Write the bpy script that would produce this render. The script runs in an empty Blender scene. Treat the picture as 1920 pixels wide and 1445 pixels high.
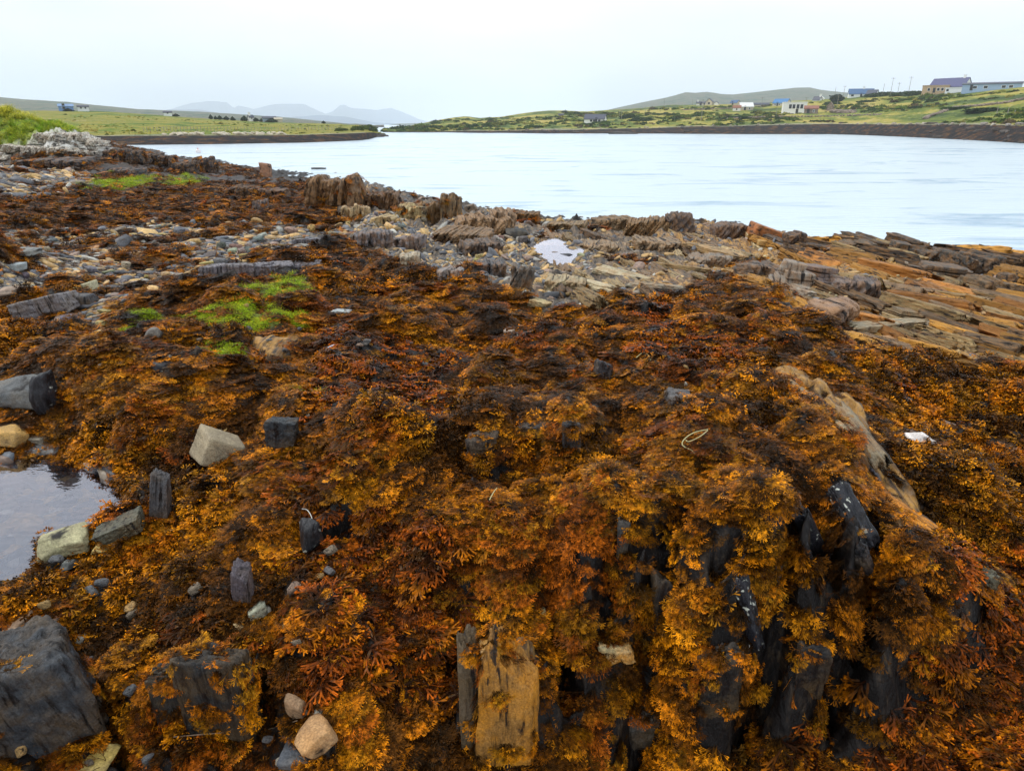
import bpy, bmesh, math, random
import numpy as np
from mathutils import Vector, Matrix, Euler
R = math.radians
S = bpy.context.scene
# ------------------------------------------------------------------ camera, sky, sun, exposure
CAMZ = 2.8; F = 1281.0; HOR = 233.0
PITCH = math.atan((722.5 - HOR) / F)
cam = bpy.data.cameras.new('camera'); camo = bpy.data.objects.new('camera', cam)
S.collection.objects.link(camo); S.camera = camo
camo.location = (0, 0, CAMZ); camo.rotation_euler = (R(90) - PITCH, 0, 0)
cam.sensor_width = 36; cam.lens = 36 * F / 1920; cam.clip_start = 0.05; cam.clip_end = 60000
SUN_EL, SUN_AZ = R(50), R(-78)          # azimuth measured from +Y towards +X
wd = bpy.data.worlds.new('World'); S.world = wd; wd.use_nodes = True
def world():
    nt = wd.node_tree; nt.nodes.clear(); N = nt.nodes; L = nt.links
    out = N.new('ShaderNodeOutputWorld'); bg = N.new('ShaderNodeBackground'); bg2 = N.new('ShaderNodeBackground'); mx = N.new('ShaderNodeMixShader')
    sky = N.new('ShaderNodeTexSky'); sky.sky_type = 'NISHITA'; sky.sun_disc = False
    sky.sun_elevation = SUN_EL; sky.sun_rotation = SUN_AZ
    L.new(sky.outputs[0], bg.inputs[0]); bg.inputs[1].default_value = 0.13
    tc = N.new('ShaderNodeTexCoord'); mp = N.new('ShaderNodeMapping'); mp.inputs['Scale'].default_value = (1, 1, 3.2)
    L.new(tc.outputs['Generated'], mp.inputs[0])
    nz = N.new('ShaderNodeTexNoise'); nz.inputs['Scale'].default_value = 1.7; nz.inputs['Detail'].default_value = 5; nz.inputs['Roughness'].default_value = .5
    L.new(mp.outputs[0], nz.inputs[0])
    cr = N.new('ShaderNodeValToRGB'); cr.color_ramp.elements[0].position = .4; cr.color_ramp.elements[0].color = (.76, .85, .92, 1)
    cr.color_ramp.elements[1].position = .62; cr.color_ramp.elements[1].color = (.93, .95, .98, 1)
    L.new(nz.outputs[0], cr.inputs[0]); L.new(cr.outputs[0], bg2.inputs[0]); bg2.inputs[1].default_value = 1.3
    mr = N.new('ShaderNodeMapRange'); mr.inputs[1].default_value = .3; mr.inputs[2].default_value = .6; mr.inputs[3].default_value = .86; mr.inputs[4].default_value = .97
    L.new(nz.outputs[0], mr.inputs[0]); L.new(mr.outputs[0], mx.inputs[0])
    L.new(bg.outputs[0], mx.inputs[1]); L.new(bg2.outputs[0], mx.inputs[2]); L.new(mx.outputs[0], out.inputs[0])
world()
sl = bpy.data.lights.new('sun', 'SUN'); sl.energy = 1.5; sl.angle = R(10); sl.color = (1, .95, .87)
so = bpy.data.objects.new('sun', sl); S.collection.objects.link(so)
sd = Vector((math.sin(SUN_AZ) * math.cos(SUN_EL), math.cos(SUN_AZ) * math.cos(SUN_EL), math.sin(SUN_EL)))
so.rotation_euler = sd.to_track_quat('Z', 'Y').to_euler()
S.view_settings.view_transform = 'Standard'; S.view_settings.look = 'None'
S.view_settings.exposure = 0.0; S.view_settings.gamma = 1.0
S.render.engine = 'CYCLES'; S.cycles.use_denoising = True
S.cycles.max_bounces = 6; S.cycles.diffuse_bounces = 3; S.cycles.glossy_bounces = 3; S.cycles.transmission_bounces = 4
S.cycles.volume_bounces = 1; S.cycles.caustics_reflective = False; S.cycles.caustics_refractive = False
rng = np.random.default_rng(7); random.seed(7)
COL = S.collection.objects
# ------------------------------------------------------------------ picture rays
cp, sp_ = math.cos(PITCH), math.sin(PITCH)
def ray(u, v):
    a, b = u - 960., 722.5 - v
    return a, F * cp + b * sp_, -F * sp_ + b * cp
def onz(u, v, z):
    x, y, w = ray(u, v); t = (z - CAMZ) / w
    return x * t, y * t
def ond(u, v, d):
    x, y, w = ray(u, v); t = d / math.hypot(x, y)
    return x * t, y * t, CAMZ + w * t
def proj(x, y, z):
    w = z - CAMZ; dep = y * cp - w * sp_; up = y * sp_ + w * cp
    dep = np.maximum(dep, 1e-3)
    return 960 + F * x / dep, 722.5 - F * up / dep, dep
# ------------------------------------------------------------------ noise
PERM = np.random.default_rng(3).permutation(65536).astype(np.int64)
GR = np.random.default_rng(4).normal(size=(256, 3)); GR /= np.linalg.norm(GR, axis=1)[:, None]
def perlin(x, y, z=0.0):
    x, y, z = np.broadcast_arrays(np.asarray(x, float), np.asarray(y, float), np.asarray(z, float))
    xi, yi, zi = np.floor(x).astype(np.int64), np.floor(y).astype(np.int64), np.floor(z).astype(np.int64)
    xf, yf, zf = x - xi, y - yi, z - zi
    fu = lambda t: t * t * t * (t * (t * 6 - 15) + 10)
    U, V, W = fu(xf), fu(yf), fu(zf); out = 0
    for i in (0, 1):
        for j in (0, 1):
            for k in (0, 1):
                h = PERM[(PERM[(PERM[(xi + i) & 65535] + yi + j) & 65535] + zi + k) & 65535] & 255
                g = GR[h]
                d = g[..., 0] * (xf - i) + g[..., 1] * (yf - j) + g[..., 2] * (zf - k)
                out = out + d * (U if i else 1 - U) * (V if j else 1 - V) * (W if k else 1 - W)
    return out * 1.6
def fbm(x, y, z=0.0, o=4, g=.5):
    s, a, f = 0, 1., 1.
    for i in range(o):
        s = s + a * perlin(x * f + i * 17.3, y * f - i * 9.1, z * f + i * 3.7); a *= g; f *= 2.03
    return s
def ridged(x, y, z=0.0, o=4):
    s, a, f = 0, 1., 1.
    for i in range(o):
        s = s + a * (1 - 2 * np.abs(perlin(x * f + i * 11.3, y * f - i * 5.1, z * f))); a *= .5; f *= 2.03
    return s
def sstep(a, b, x):
    t = np.clip((x - a) / (b - a), 0, 1); return t * t * (3 - 2 * t)
def inpoly(u, v, poly):
    r = np.zeros(np.shape(u), bool); n = len(poly); j = n - 1
    for i in range(n):
        (x0, y0), (x1, y1) = poly[i], poly[j]
        if y0 != y1:
            c = ((y0 > v) != (y1 > v)) & (u < (x1 - x0) * (v - y0) / (y1 - y0) + x0)
            r ^= c
        j = i
    return r
# ------------------------------------------------------------------ object helpers
def tag(o, label=None, cat=None, group=None, kind=None):
    if label: o['label'] = label
    if cat: o['category'] = cat
    if group: o['group'] = group
    if kind or cat: o['kind'] = kind or 'thing'
    return o
def link(name, me, mats, parent=None, loc=None, smooth=False):
    for m in (mats if isinstance(mats, (list, tuple)) else [mats]): me.materials.append(m)
    if smooth: me.shade_smooth()
    o = bpy.data.objects.new(name, me); COL.link(o)
    if parent: o.parent = parent
    if loc is not None: o.location = loc
    return o
def empty(name, loc, rz=0):
    o = bpy.data.objects.new(name, None); COL.link(o); o.location = loc; o.rotation_euler = (0, 0, rz); o.empty_display_size = .2
    return o
def npmesh(name, V, Q, attrs=None):
    """V (n,3), Q (m,k) all same arity"""
    me = bpy.data.meshes.new(name); V = np.ascontiguousarray(V, np.float32); Q = np.ascontiguousarray(Q, np.int32)
    m, k = Q.shape
    me.vertices.add(len(V)); me.vertices.foreach_set('co', V.ravel())
    me.loops.add(m * k); me.loops.foreach_set('vertex_index', Q.ravel())
    me.polygons.add(m); me.polygons.foreach_set('loop_start', np.arange(0, m * k, k, dtype=np.int32))
    try: me.polygons.foreach_set('loop_total', np.full(m, k, np.int32))
    except Exception: pass
    for n, a in (attrs or {}).items():
        a = np.asarray(a, np.float32)
        if a.ndim == 1:
            at = me.attributes.new(n, 'FLOAT', 'POINT'); at.data.foreach_set('value', a)
        elif a.shape[1] == 3:
            at = me.attributes.new(n, 'FLOAT_VECTOR', 'POINT'); at.data.foreach_set('vector', a.ravel())
    me.update(calc_edges=True)
    return me
def gridquads(ny, nx):
    i = np.arange(ny * nx).reshape(ny, nx)
    return np.stack([i[:-1, :-1], i[:-1, 1:], i[1:, 1:], i[1:, :-1]], -1).reshape(-1, 4)
class MB:
    def __init__(s): s.bm = bmesh.new()
    def box(s, c, d, rz=0, M=None):
        m = Matrix.Translation(c) @ Matrix.Rotation(rz, 4, 'Z') @ Matrix.Diagonal((d[0], d[1], d[2], 1))
        if M: m = M @ m
        bmesh.ops.create_cube(s.bm, size=1, matrix=m); return s
    def prism(s, pts, y0, y1):
        a = [s.bm.verts.new((x, y0, z)) for x, z in pts]; b = [s.bm.verts.new((x, y1, z)) for x, z in pts]
        s.bm.faces.new(a); s.bm.faces.new(b[::-1]); n = len(pts)
        for i in range(n): s.bm.faces.new((a[(i + 1) % n], a[i], b[i], b[(i + 1) % n]))
        return s
    def tube(s, p0, p1, r0, r1, n=8):
        p0, p1 = Vector(p0), Vector(p1); d = p1 - p0
        m = Matrix.Translation((p0 + p1) / 2) @ d.to_track_quat('Z', 'Y').to_matrix().to_4x4()
        bmesh.ops.create_cone(s.bm, cap_ends=True, segments=n, radius1=r0, radius2=r1, depth=d.length, matrix=m); return s
    def build(s, name, mat, parent=None, loc=None):
        bmesh.ops.recalc_face_normals(s.bm, faces=s.bm.faces)
        me = bpy.data.meshes.new(name); s.bm.to_mesh(me); s.bm.free()
        return link(name, me, mat, parent, loc)
# ------------------------------------------------------------------ node materials
class NT:
    def __init__(s, name):
        s.m = bpy.data.materials.new(name); s.m.use_nodes = True; s.t = s.m.node_tree; s.t.nodes.clear()
        s.out = s.n('ShaderNodeOutputMaterial'); s.p = s.n('ShaderNodeBsdfPrincipled'); s.l(s.p.outputs[0], s.out.inputs[0])
    def n(s, t, **k):
        o = s.t.nodes.new(t)
        for a, b in k.items(): setattr(o, a, b)
        return o
    def l(s, a, b): s.t.links.new(a, b)
    def set(s, i, v):
        if hasattr(v, 'is_output') or isinstance(v, bpy.types.NodeSocket): s.l(v, i)
        else:
            if isinstance(v, (tuple, list)) and len(v) == 3 and i.type == 'RGBA': v = (*v, 1)
            i.default_value = v
    def coord(s, kind='Object', scale=(1, 1, 1), rot=(0, 0, 0)):
        mp = s.n('ShaderNodeMapping'); mp.inputs['Scale'].default_value = scale; mp.inputs['Rotation'].default_value = rot
        if kind == 'World': s.l(s.n('ShaderNodeNewGeometry').outputs['Position'], mp.inputs[0])
        else: s.l(s.n('ShaderNodeTexCoord').outputs[kind], mp.inputs[0])
        return mp.outputs[0]
    def noise(s, co, sc, det=4, ro=.55, dist=0):
        n = s.n('ShaderNodeTexNoise'); s.l(co, n.inputs['Vector']); n.inputs['Scale'].default_value = sc
        n.inputs['Detail'].default_value = det; n.inputs['Roughness'].default_value = ro; n.inputs['Distortion'].default_value = dist
        return n.outputs[0]
    def vor(s, co, sc, feat='F1', out=0, rnd=1):
        n = s.n('ShaderNodeTexVoronoi'); n.feature = feat; s.l(co, n.inputs['Vector']); n.inputs['Scale'].default_value = sc
        n.inputs['Randomness'].default_value = rnd
        return n.outputs[out]
    def ramp(s, f, stops, interp='LINEAR'):
        r = s.n('ShaderNodeValToRGB'); r.color_ramp.interpolation = interp; e = r.color_ramp.elements
        while len(e) < len(stops): e.new(.5)
        for i, (p, c) in enumerate(stops):
            e[i].position = p; e[i].color = (*c, 1) if isinstance(c, (tuple, list)) else (c, c, c, 1)
        s.l(f, r.inputs[0]); return r.outputs[0]
    def mix(s, f, a, b, mode='MIX'):
        m = s.n('ShaderNodeMix'); m.data_type = 'RGBA'; m.blend_type = mode
        s.set(m.inputs[0], f); s.set(m.inputs[6], a); s.set(m.inputs[7], b); return m.outputs[2]
    def math(s, op, a, b=0.0):
        m = s.n('ShaderNodeMath'); m.operation = op; s.set(m.inputs[0], a); s.set(m.inputs[1], b); return m.outputs[0]
    def attr(s, name, typ='GEOMETRY', out='Fac'):
        a = s.n('ShaderNodeAttribute'); a.attribute_name = name; a.attribute_type = typ; return a.outputs[out]
    def bump(s, h, strength=.5, dist=.02, prev=None):
        b = s.n('ShaderNodeBump'); b.inputs['Strength'].default_value = strength; b.inputs['Distance'].default_value = dist
        s.l(h, b.inputs['Height'])
        if prev: s.l(prev, b.inputs['Normal'])
        return b.outputs[0]
    def fin(s, col, rough=.7, normal=None, spec=.5):
        s.set(s.p.inputs['Base Color'], col); s.set(s.p.inputs['Roughness'], rough); s.p.inputs['Specular IOR Level'].default_value = spec
        if normal: s.l(normal, s.p.inputs['Normal'])
        return s.m
def plain(name, col, rough=.7, var=.25, sc=3):
    t = NT(name); c = t.coord('Object'); n = t.noise(c, sc, 5)
    k = t.mix(t.ramp(n, [(.3, 0.), (.7, 1.)]), tuple(x * (1 - var) for x in col), tuple(min(1, x * (1 + var)) for x in col))
    return t.fin(k, rough)

STR = R(-8)   # the bedding strikes almost straight away from the viewer
def m_terrain():
    t = NT('shore_ground'); w = t.coord('World')
    st = t.coord('World', (9, .9, 5), (0, R(18), STR)); st2 = t.coord('World', (34, 3, 16), (0, R(18), STR))
    s1 = t.noise(st, 1.0, 6, .6, .6); s2 = t.noise(st2, 1.0, 5, .6, .4)
    blot = t.noise(w, .9, 4); fine = t.noise(w, 26, 5, .65)
    grey = t.ramp(s1, [(.28, (.012, .010, .010)), (.42, (.05, .038, .03)), (.54, (.2, .14, .09)), (.62, (.04, .035, .035)), (.8, (.3, .22, .13))])
    yel = t.ramp(s1, [(.28, (.014, .008, .005)), (.42, (.16, .075, .02)), (.54, (.5, .26, .06)), (.62, (.09, .045, .02)), (.8, (.58, .36, .1))])
    yf = t.ramp(t.math('ADD', blot, t.math('MULTIPLY', t.math('SUBTRACT', t.attr('yel'), .5), .5)), [(.42, 0.), (.6, 1.)])
    rock = t.mix(yf, grey, yel)
    rock = t.mix(t.ramp(s2, [(.34, 1.), (.48, 0.)]), rock, (.02, .016, .014))
    rock = t.mix(t.math('MULTIPLY', t.ramp(fine, [(.45, 0.), (.75, 1.)]), .4), rock, (.38, .33, .27))
    rock = t.mix(t.attr('dark'), rock, t.mix(1, rock, (.28, .24, .26), 'MULTIPLY'))
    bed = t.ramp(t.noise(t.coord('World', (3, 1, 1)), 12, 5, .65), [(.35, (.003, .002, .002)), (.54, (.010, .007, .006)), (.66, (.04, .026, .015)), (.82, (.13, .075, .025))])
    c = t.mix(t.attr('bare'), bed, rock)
    vc = t.vor(t.coord('World', (1, 1, 2)), 16, out=1); vd = t.vor(t.coord('World', (1, 1, 2)), 16, 'DISTANCE_TO_EDGE')
    sep = t.n('ShaderNodeSeparateColor'); t.l(vc, sep.inputs[0])
    peb = t.ramp(sep.outputs[0], [(0, (.05, .05, .06)), (.3, (.15, .14, .14)), (.5, (.28, .22, .16)), (.7, (.12, .1, .09)), (.85, (.42, .3, .17)), (1, (.4, .38, .33))])
    peb = t.mix(t.ramp(vd, [(.02, 1.), (.12, 0.)]), peb, (.02, .015, .012))
    c = t.mix(t.attr('peb'), c, peb)
    c = t.mix(t.attr('white'), c, t.ramp(t.noise(t.coord('World', (2.2, 1.2, 4)), 1, 6, .7, .5), [(.42, (.03, .028, .026)), (.49, (.3, .27, .22)), (.56, (.62, .6, .55)), (.7, (.7, .68, .64))]))
    gr = t.ramp(t.noise(w, 9, 5), [(.35, (.06, .09, .008)), (.55, (.26, .34, .02)), (.8, (.5, .42, .06))])
    c = t.mix(t.attr('grass'), c, gr)
    h = t.math('ADD', t.math('MULTIPLY', s2, .7), t.math('MULTIPLY', fine, .25))
    nb = t.bump(h, .7, .03)
    return t.fin(c, t.ramp(fine, [(.3, .35), (.7, .75)]), nb, .2)
def m_rock(name, stain=None, strat=(30, 3, 3), lichen=False, rough=.6, amp=.5):
    """rock tinted by the object's own colour, banded along its bedding"""
    t = NT(name); oc = t.n('ShaderNodeObjectInfo').outputs['Color']
    co = t.coord('Object', strat); c1 = t.coord('Object')
    rnd = t.n('ShaderNodeObjectInfo').outputs['Random']
    off = t.n('ShaderNodeVectorMath'); off.operation = 'ADD'; t.l(co, off.inputs[0])
    cb = t.n('ShaderNodeCombineXYZ'); t.l(t.math('MULTIPLY', rnd, 40), cb.inputs[0]); t.l(t.math('MULTIPLY', rnd, 23), cb.inputs[1]); t.l(cb.outputs[0], off.inputs[1])
    s1 = t.noise(off.outputs[0], 1, 5, .6, .5); n2 = t.noise(c1, 9, 5, .6); n3 = t.noise(c1, 40, 4, .6)
    c = t.mix(t.ramp(s1, [(.3, 0.), (.7, 1.)]), t.mix(1, oc, (.38, .36, .36), 'MULTIPLY'), t.mix(1, oc, (1.5, 1.45, 1.35), 'MULTIPLY'))
    c = t.mix(t.ramp(n2, [(.42, 0.), (.62, amp)]), c, stain or (.22, .15, .09))
    c = t.mix(t.ramp(n3, [(.5, 0.), (.8, .5)]), c, t.mix(1, oc, (2, 2, 1.9), 'MULTIPLY'))
    c = t.mix(t.ramp(s1, [(.36, .95), (.44, 0.)]), c, (.010, .008, .008))
    n4 = t.noise(c1, 150, 5, .7); c = t.mix(1, c, t.ramp(n4, [(.3, .55), (.7, 1.4)]), 'MULTIPLY')
    if lichen:
        dn = t.n('ShaderNodeTexNoise'); dn.inputs['Scale'].default_value = 30; t.l(c1, dn.inputs['Vector']); va = t.n('ShaderNodeVectorMath'); va.operation = 'MULTIPLY_ADD'; t.l(dn.outputs['Color'], va.inputs[0]); va.inputs[1].default_value = (.05, .05, .05); t.l(c1, va.inputs[2])
        w1 = t.vor(va.outputs[0], 34); w2 = t.noise(c1, 7, 4)
        f = t.math('MULTIPLY', t.ramp(w1, [(.2, 1.), (.3, 0.)]), t.ramp(w2, [(.5, 0.), (.56, 1.)]))
        c = t.mix(f, c, (.55, .56, .48))
        w3 = t.noise(c1, 13, 4, .6); c = t.mix(t.ramp(w3, [(.67, 0.), (.7, 1.)]), c, (.6, .2, .02))
    nb = t.bump(t.math('ADD', t.math('MULTIPLY', s1, .8), t.math('ADD', t.math('MULTIPLY', n3, .3), t.math('MULTIPLY', n4, .12))), .8, .02)
    return t.fin(c, rough, nb, .28)
def m_weed(name, root, rough=.42):
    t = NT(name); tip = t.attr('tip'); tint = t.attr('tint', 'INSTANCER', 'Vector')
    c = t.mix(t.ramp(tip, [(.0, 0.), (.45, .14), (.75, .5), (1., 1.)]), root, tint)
    n = t.noise(t.coord('World'), 60, 2)
    c = t.mix(1, c, t.ramp(n, [(.35, .3), (.65, 1.6)]), 'MULTIPLY')
    t.p.inputs['Subsurface Weight'].default_value = 0
    t.p.inputs['Specular Tint'].default_value = (1, .62, .3, 1)
    return t.fin(c, rough, spec=.12)
M_TER = m_terrain()
M_STRATA = m_rock('layered_rock', strat=(26, 2.5, 4), stain=(.36, .17, .05), amp=.5)
M_STONE = m_rock('beach_stone', strat=(5, 3, 9), stain=(.25, .2, .14), amp=.35)
M_BLACK = m_rock('black_rock', strat=(50, 8, 8), stain=(.02, .02, .025), lichen=True, rough=.3)
M_SLATE = m_rock('slate_block', strat=(48, 48, 5), stain=(.14, .085, .035), rough=.42)
M_OCHRE = m_rock('ochre_stained_rock', strat=(60, 6, 8), stain=(.6, .24, .02), rough=.45, amp=.8)
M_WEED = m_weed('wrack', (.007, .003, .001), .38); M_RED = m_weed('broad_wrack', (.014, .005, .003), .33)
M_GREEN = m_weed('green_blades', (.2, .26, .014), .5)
# ------------------------------------------------------------------ the near shore as a height field over a = x/y, b = ln y
CP = [  # (u, v, z) seen points of the ground
 (-300,1440,1.1),(0,1440,1.02),(300,1430,.98),(640,1440,1.0),(900,1440,.98),(1100,1440,.92),(1300,1440,.84),(1500,1440,.82),(1700,1440,.9),(1920,1440,.98),(2200,1440,1.05),
 (-300,1250,1.15),(0,1260,1.08),(250,1250,1.1),(450,1230,1.13),(700,1240,1.1),(880,1230,1.12),(1100,1290,1.08),(1250,1330,.95),(1400,1360,.86),(1550,1350,.84),(1700,1300,.98),(1900,1280,1.0),(2200,1250,1.05),
 (960,1180,1.26),(1150,1190,1.2),(0,1150,1.13),(250,1120,1.14),(500,1130,1.16),(700,1120,1.16),(880,1130,1.18),(1050,1130,1.2),
 (300,1000,1.16),(480,1010,1.24),(600,1000,1.22),(720,1010,1.25),(840,1000,1.36),(950,1000,1.43),(1080,1000,1.47),(1200,1010,1.5),(1320,1040,1.5),(1450,1060,1.47),(1580,1080,1.42),(1680,1110,1.34),(1780,1130,1.24),
 (1150,1180,1.18),(1280,1190,1.24),(1400,1210,1.22),(1520,1240,1.16),(1640,1240,1.15),(1760,1220,1.1),(1880,1150,1.1),(2150,1100,1.15),
 (80,960,1.02),(0,900,1.03),(-250,960,1.05),(150,920,1.03),(240,950,1.15),(100,1060,1.12),(-200,1100,1.12),(-200,820,1.12),(80,845,1.12),
 (600,920,1.3),(760,900,1.38),(900,900,1.42),(1100,900,1.49),(1300,900,1.53),(1450,930,1.53),(1550,950,1.5),(1650,960,1.42),(1720,1010,1.32),(1800,1000,1.2),(1900,1000,1.16),(2150,950,1.15),
 (500,870,1.32),(620,832,1.45),(760,800,1.5),(900,785,1.52),(1050,783,1.54),(1150,795,1.54),(880,862,1.33),(1000,862,1.35),(760,880,1.3),(620,905,1.24),(400,900,1.18),(1100,850,1.44),(760,770,1.42),(900,755,1.42),(1050,752,1.42),
 (1250,770,1.5),(1400,720,1.5),(1500,720,1.5),(1560,790,1.5),(1650,850,1.42),(1720,930,1.3),(1680,800,1.25),(1750,840,1.15),(1850,860,1.15),(2100,850,1.15),(1720,740,1.16),(1900,760,1.15),
 (200,830,1.15),(330,850,1.18),(150,700,1.34),(250,650,1.46),(330,680,1.42),(400,720,1.35),(280,760,1.3),(180,780,1.2),(50,760,1.2),(0,680,1.28),(-250,700,1.25),(450,790,1.24),
 (500,740,1.3),(580,760,1.34),(560,700,1.3),(700,740,1.25),(850,740,1.27),(1000,740,1.32),(1120,730,1.4),(1200,730,1.36),(700,650,1.2),(900,660,1.22),(1100,660,1.3),(1250,650,1.36),(1350,640,1.34),(1450,650,1.3),(1550,660,1.25),(1620,680,1.2),(1800,700,1.1),(1950,700,1.05),(2200,700,1.1),
 (300,590,1.32),(450,578,1.38),(540,545,1.38),(560,620,1.28),(400,640,1.3),(620,560,1.25),(230,560,1.2),(80,620,1.15),(-250,600,1.25),(700,520,1.2),(850,545,1.22),(960,545,1.2),(1000,585,1.1),(1100,570,1.08),(1250,560,1.12),(1350,545,1.2),(1450,575,1.2),(1550,600,1.14),(1650,640,1.02),(1750,650,1.0),(1900,640,.9),(2200,640,1.0),
 (600,490,1.08),(480,510,1.05),(380,530,.98),(200,510,1.0),(50,530,1.05),(-200,520,1.2),(0,450,1.05),(200,450,.95),(400,450,.9),(600,445,.85),(760,480,.8),(900,490,.75),(1040,482,.62),(1150,500,.72),(1300,500,.75),(1450,520,.8),(1600,540,.72),(1750,560,.6),(1900,570,.5),(2200,600,.6),
 (-200,380,1.5),(0,390,1.2),(200,390,1.0),(400,390,.8),(550,390,.72),(650,385,.75),(650,345,.75),(600,350,.6),(720,395,.55),(820,410,.5),(900,430,.55),(1000,430,.4),(1100,450,.42),(1250,450,.45),(1350,455,.42),(1450,470,.4),(1560,485,.4),(1700,500,.42),(1820,530,.4),(1920,540,.3),(2200,560,.2),
 (-200,320,2.4),(0,330,1.5),(100,325,1.2),(250,345,.85),(400,345,.55),(500,345,.4),(560,350,.45),(-200,275,3.1),(0,282,1.9),(60,262,2.35),(130,256,2.2),(200,276,1.35),(260,292,.75),(330,300,.5),(400,312,.4),(480,325,.2),
 (-250,215,4.4),(0,205,3.75),(60,218,3.2),(120,242,2.5),(160,250,2.2),
 # the edge of the water and below it
 (225,272,.0),(300,288,.0),(400,300,.0),(440,310,.0),(520,332,.0),(600,330,.0),(700,345,.0),(790,370,.0),(900,392,.0),(1050,413,.0),(1200,415,.0),(1320,416,.0),(1480,445,.0),(1600,455,.0),(1720,468,.0),(1800,475,.0),(1870,500,.0),(1950,520,.0),(2200,545,.0),
 (215,266,-.8),(330,278,-.6),(450,297,-.5),(540,318,-.4),(650,318,-.4),(760,350,-.4),(880,370,-.4),(1050,390,-.4),(1300,395,-.4),(1480,420,-.4),(1700,445,-.4),(1850,468,-.4),(2000,490,-.4),(2300,510,-.4),
 (600,280,-.8),(1000,320,-.8),(1500,350,-.8),(2000,400,-.8),(300,268,-.8)]
pa, pb, pz = [], [], []
for u, v, z in CP:
    x, y = onz(u, v, min(z, 2.3)) if v > 290 else (None, None)
    if x is None:
        # high bank on the left: fixed distance, height read from the picture
        d = {282: 45, 262: 52, 256: 60, 276: 62, 275: 38, 205: 46, 218: 52, 238: 58, 250: 62, 215: 38}.get(v)
        if d and z > .9: x, y, z = ond(u, v, d)
        else: x, y = onz(u, v, min(z, .3)); 
        if y > 118: x, y = x * 118 / y, 118
    pa.append(x / y); pb.append(math.log(y)); pz.append(z)
for u, v, z in ((200,272,.35),(180,264,.9),(240,277,.1),(150,258,1.5),(250,284,.25),(310,295,.2)):
    x, y = onz(u, v, z); y_ = min(y, 100); pa.append(x / y); pb.append(math.log(y_)); pz.append(z * (1 if y < 100 else .3))
for u, z in ((120,2.25),(150,1.85),(180,1.5),(200,1.2),(230,1.0),(260,.85),(300,.6),(350,.35)):
    x, y = onz(u, 300, 0); pa.append(x / y); pb.append(math.log(42)); pz.append(z)
pa, pb, pz = map(np.array, (pa, pb, pz)); KB = .8; EPS = .03
def kern(a, b): return np.sqrt((a[:, None] - pa) ** 2 + ((b[:, None] - pb) * KB) ** 2 + EPS ** 2)
n_ = len(pa); A_ = np.zeros((n_ + 1, n_ + 1)); A_[:n_, :n_] = kern(pa, pb) - np.eye(n_) * .004; A_[:n_, n_] = 1; A_[n_, :n_] = 1
W_ = np.linalg.solve(A_, np.append(pz, 0.))
def basez(a, b):
    sh = a.shape; a, b = a.ravel(), b.ravel(); o = np.empty(len(a))
    for i in range(0, len(a), 40000): o[i:i + 40000] = kern(a[i:i + 40000], b[i:i + 40000]) @ W_[:n_] + W_[n_]
    return o.reshape(sh)
NA, NB = 980, 760
AMIN, AMAX = -1.35, 1.35; BMIN, BMAX = math.log(.75), math.log(120)
ga = np.linspace(AMIN, AMAX, NA); tb = np.linspace(0, 1, NB); gb = BMIN + (BMAX - BMIN) * (.62 * tb + .38 * tb ** 2.2)
GA, GB = np.meshgrid(ga, gb); Y = np.exp(GB); X = GA * Y
Z0 = basez(GA[::2, ::2], GB[::2, ::2])
# back to full resolution
ia = np.arange(NA) / 2; ib = np.arange(NB) / 2
def up(Zc):
    i0 = np.minimum(ib.astype(int), Zc.shape[0] - 2); fi = (ib - i0)[:, None]; j0 = np.minimum(ia.astype(int), Zc.shape[1] - 2); fj = (ia - j0)[None]
    return (Zc[i0][:, j0] * (1 - fi) * (1 - fj) + Zc[i0 + 1][:, j0] * fi * (1 - fj) + Zc[i0][:, j0 + 1] * (1 - fi) * fj + Zc[i0 + 1][:, j0 + 1] * fi * fj)
Z0 = up(Z0)
U, V, _ = proj(X, Y, Z0)
wu = U + 38 * fbm(X * 2.2, Y * 1.3, 1.0, 4); wv = V + 16 * fbm(X * 2.2, Y * 1.3, 7.0, 4)
P_ROCK = [(590,335),(640,318),(700,345),(760,365),(870,385),(1000,405),(1080,420),(1290,415),(1400,430),(1500,445),(1700,455),(1800,470),(1960,500),(2400,540),(2400,730),(1950,690),(1760,672),(1620,650),(1560,590),(1430,555),(1340,525),(1260,545),(1130,568),(1010,590),(975,550),(920,530),(830,515),(740,505),(690,470),(640,440),(640,400)]
P_PEB = [[(-400,430),(120,432),(330,422),(560,424),(640,445),(600,478),(400,515),(360,540),(240,560),(190,620),(60,612),(-400,640)], [(-400,300),(60,306),(140,322),(190,345),(60,372),(-400,400)],
         [(650,395),(760,408),(880,425),(1000,445),(1110,470),(1090,525),(960,520),(800,505),(700,460)]]
P_SLAB = [(1445,688),(1505,685),(1610,755),(1650,830),(1745,960),(1770,1010),(1695,1000),(1625,890),(1560,790)]
P_POOL = [(-300,862),(170,862),(225,895),(268,940),(185,985),(70,1000),(60,1055),(-300,1085)]
P_POOL2 = [(1008,470),(1035,462),(1060,470),(1090,480),(1080,492),(1050,498),(1020,492)]
P_WHITE = [(-400,282),(0,270),(60,252),(120,246),(200,272),(215,284),(120,290),(0,298),(-400,310)]
P_GRASSB = [(-500,150),(0,180),(75,200),(135,236),(142,254),(80,264),(30,285),(-500,310)]
P_ALG = [[(335,608),(410,578),(490,568),(548,580),(558,608),(480,608),(410,616)],[(215,616),(290,592),(312,600),(250,626)],[(420,545),(500,540),(530,522),(575,536),(565,566),(500,568)],[(362,675),(395,648),(445,650),(440,688),(395,698)],[(150,345),(290,337),(300,345),(190,357)],[(315,340),(365,336),(362,348),(318,352)],[(545,725),(610,720),(615,735),(560,742)]]
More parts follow.
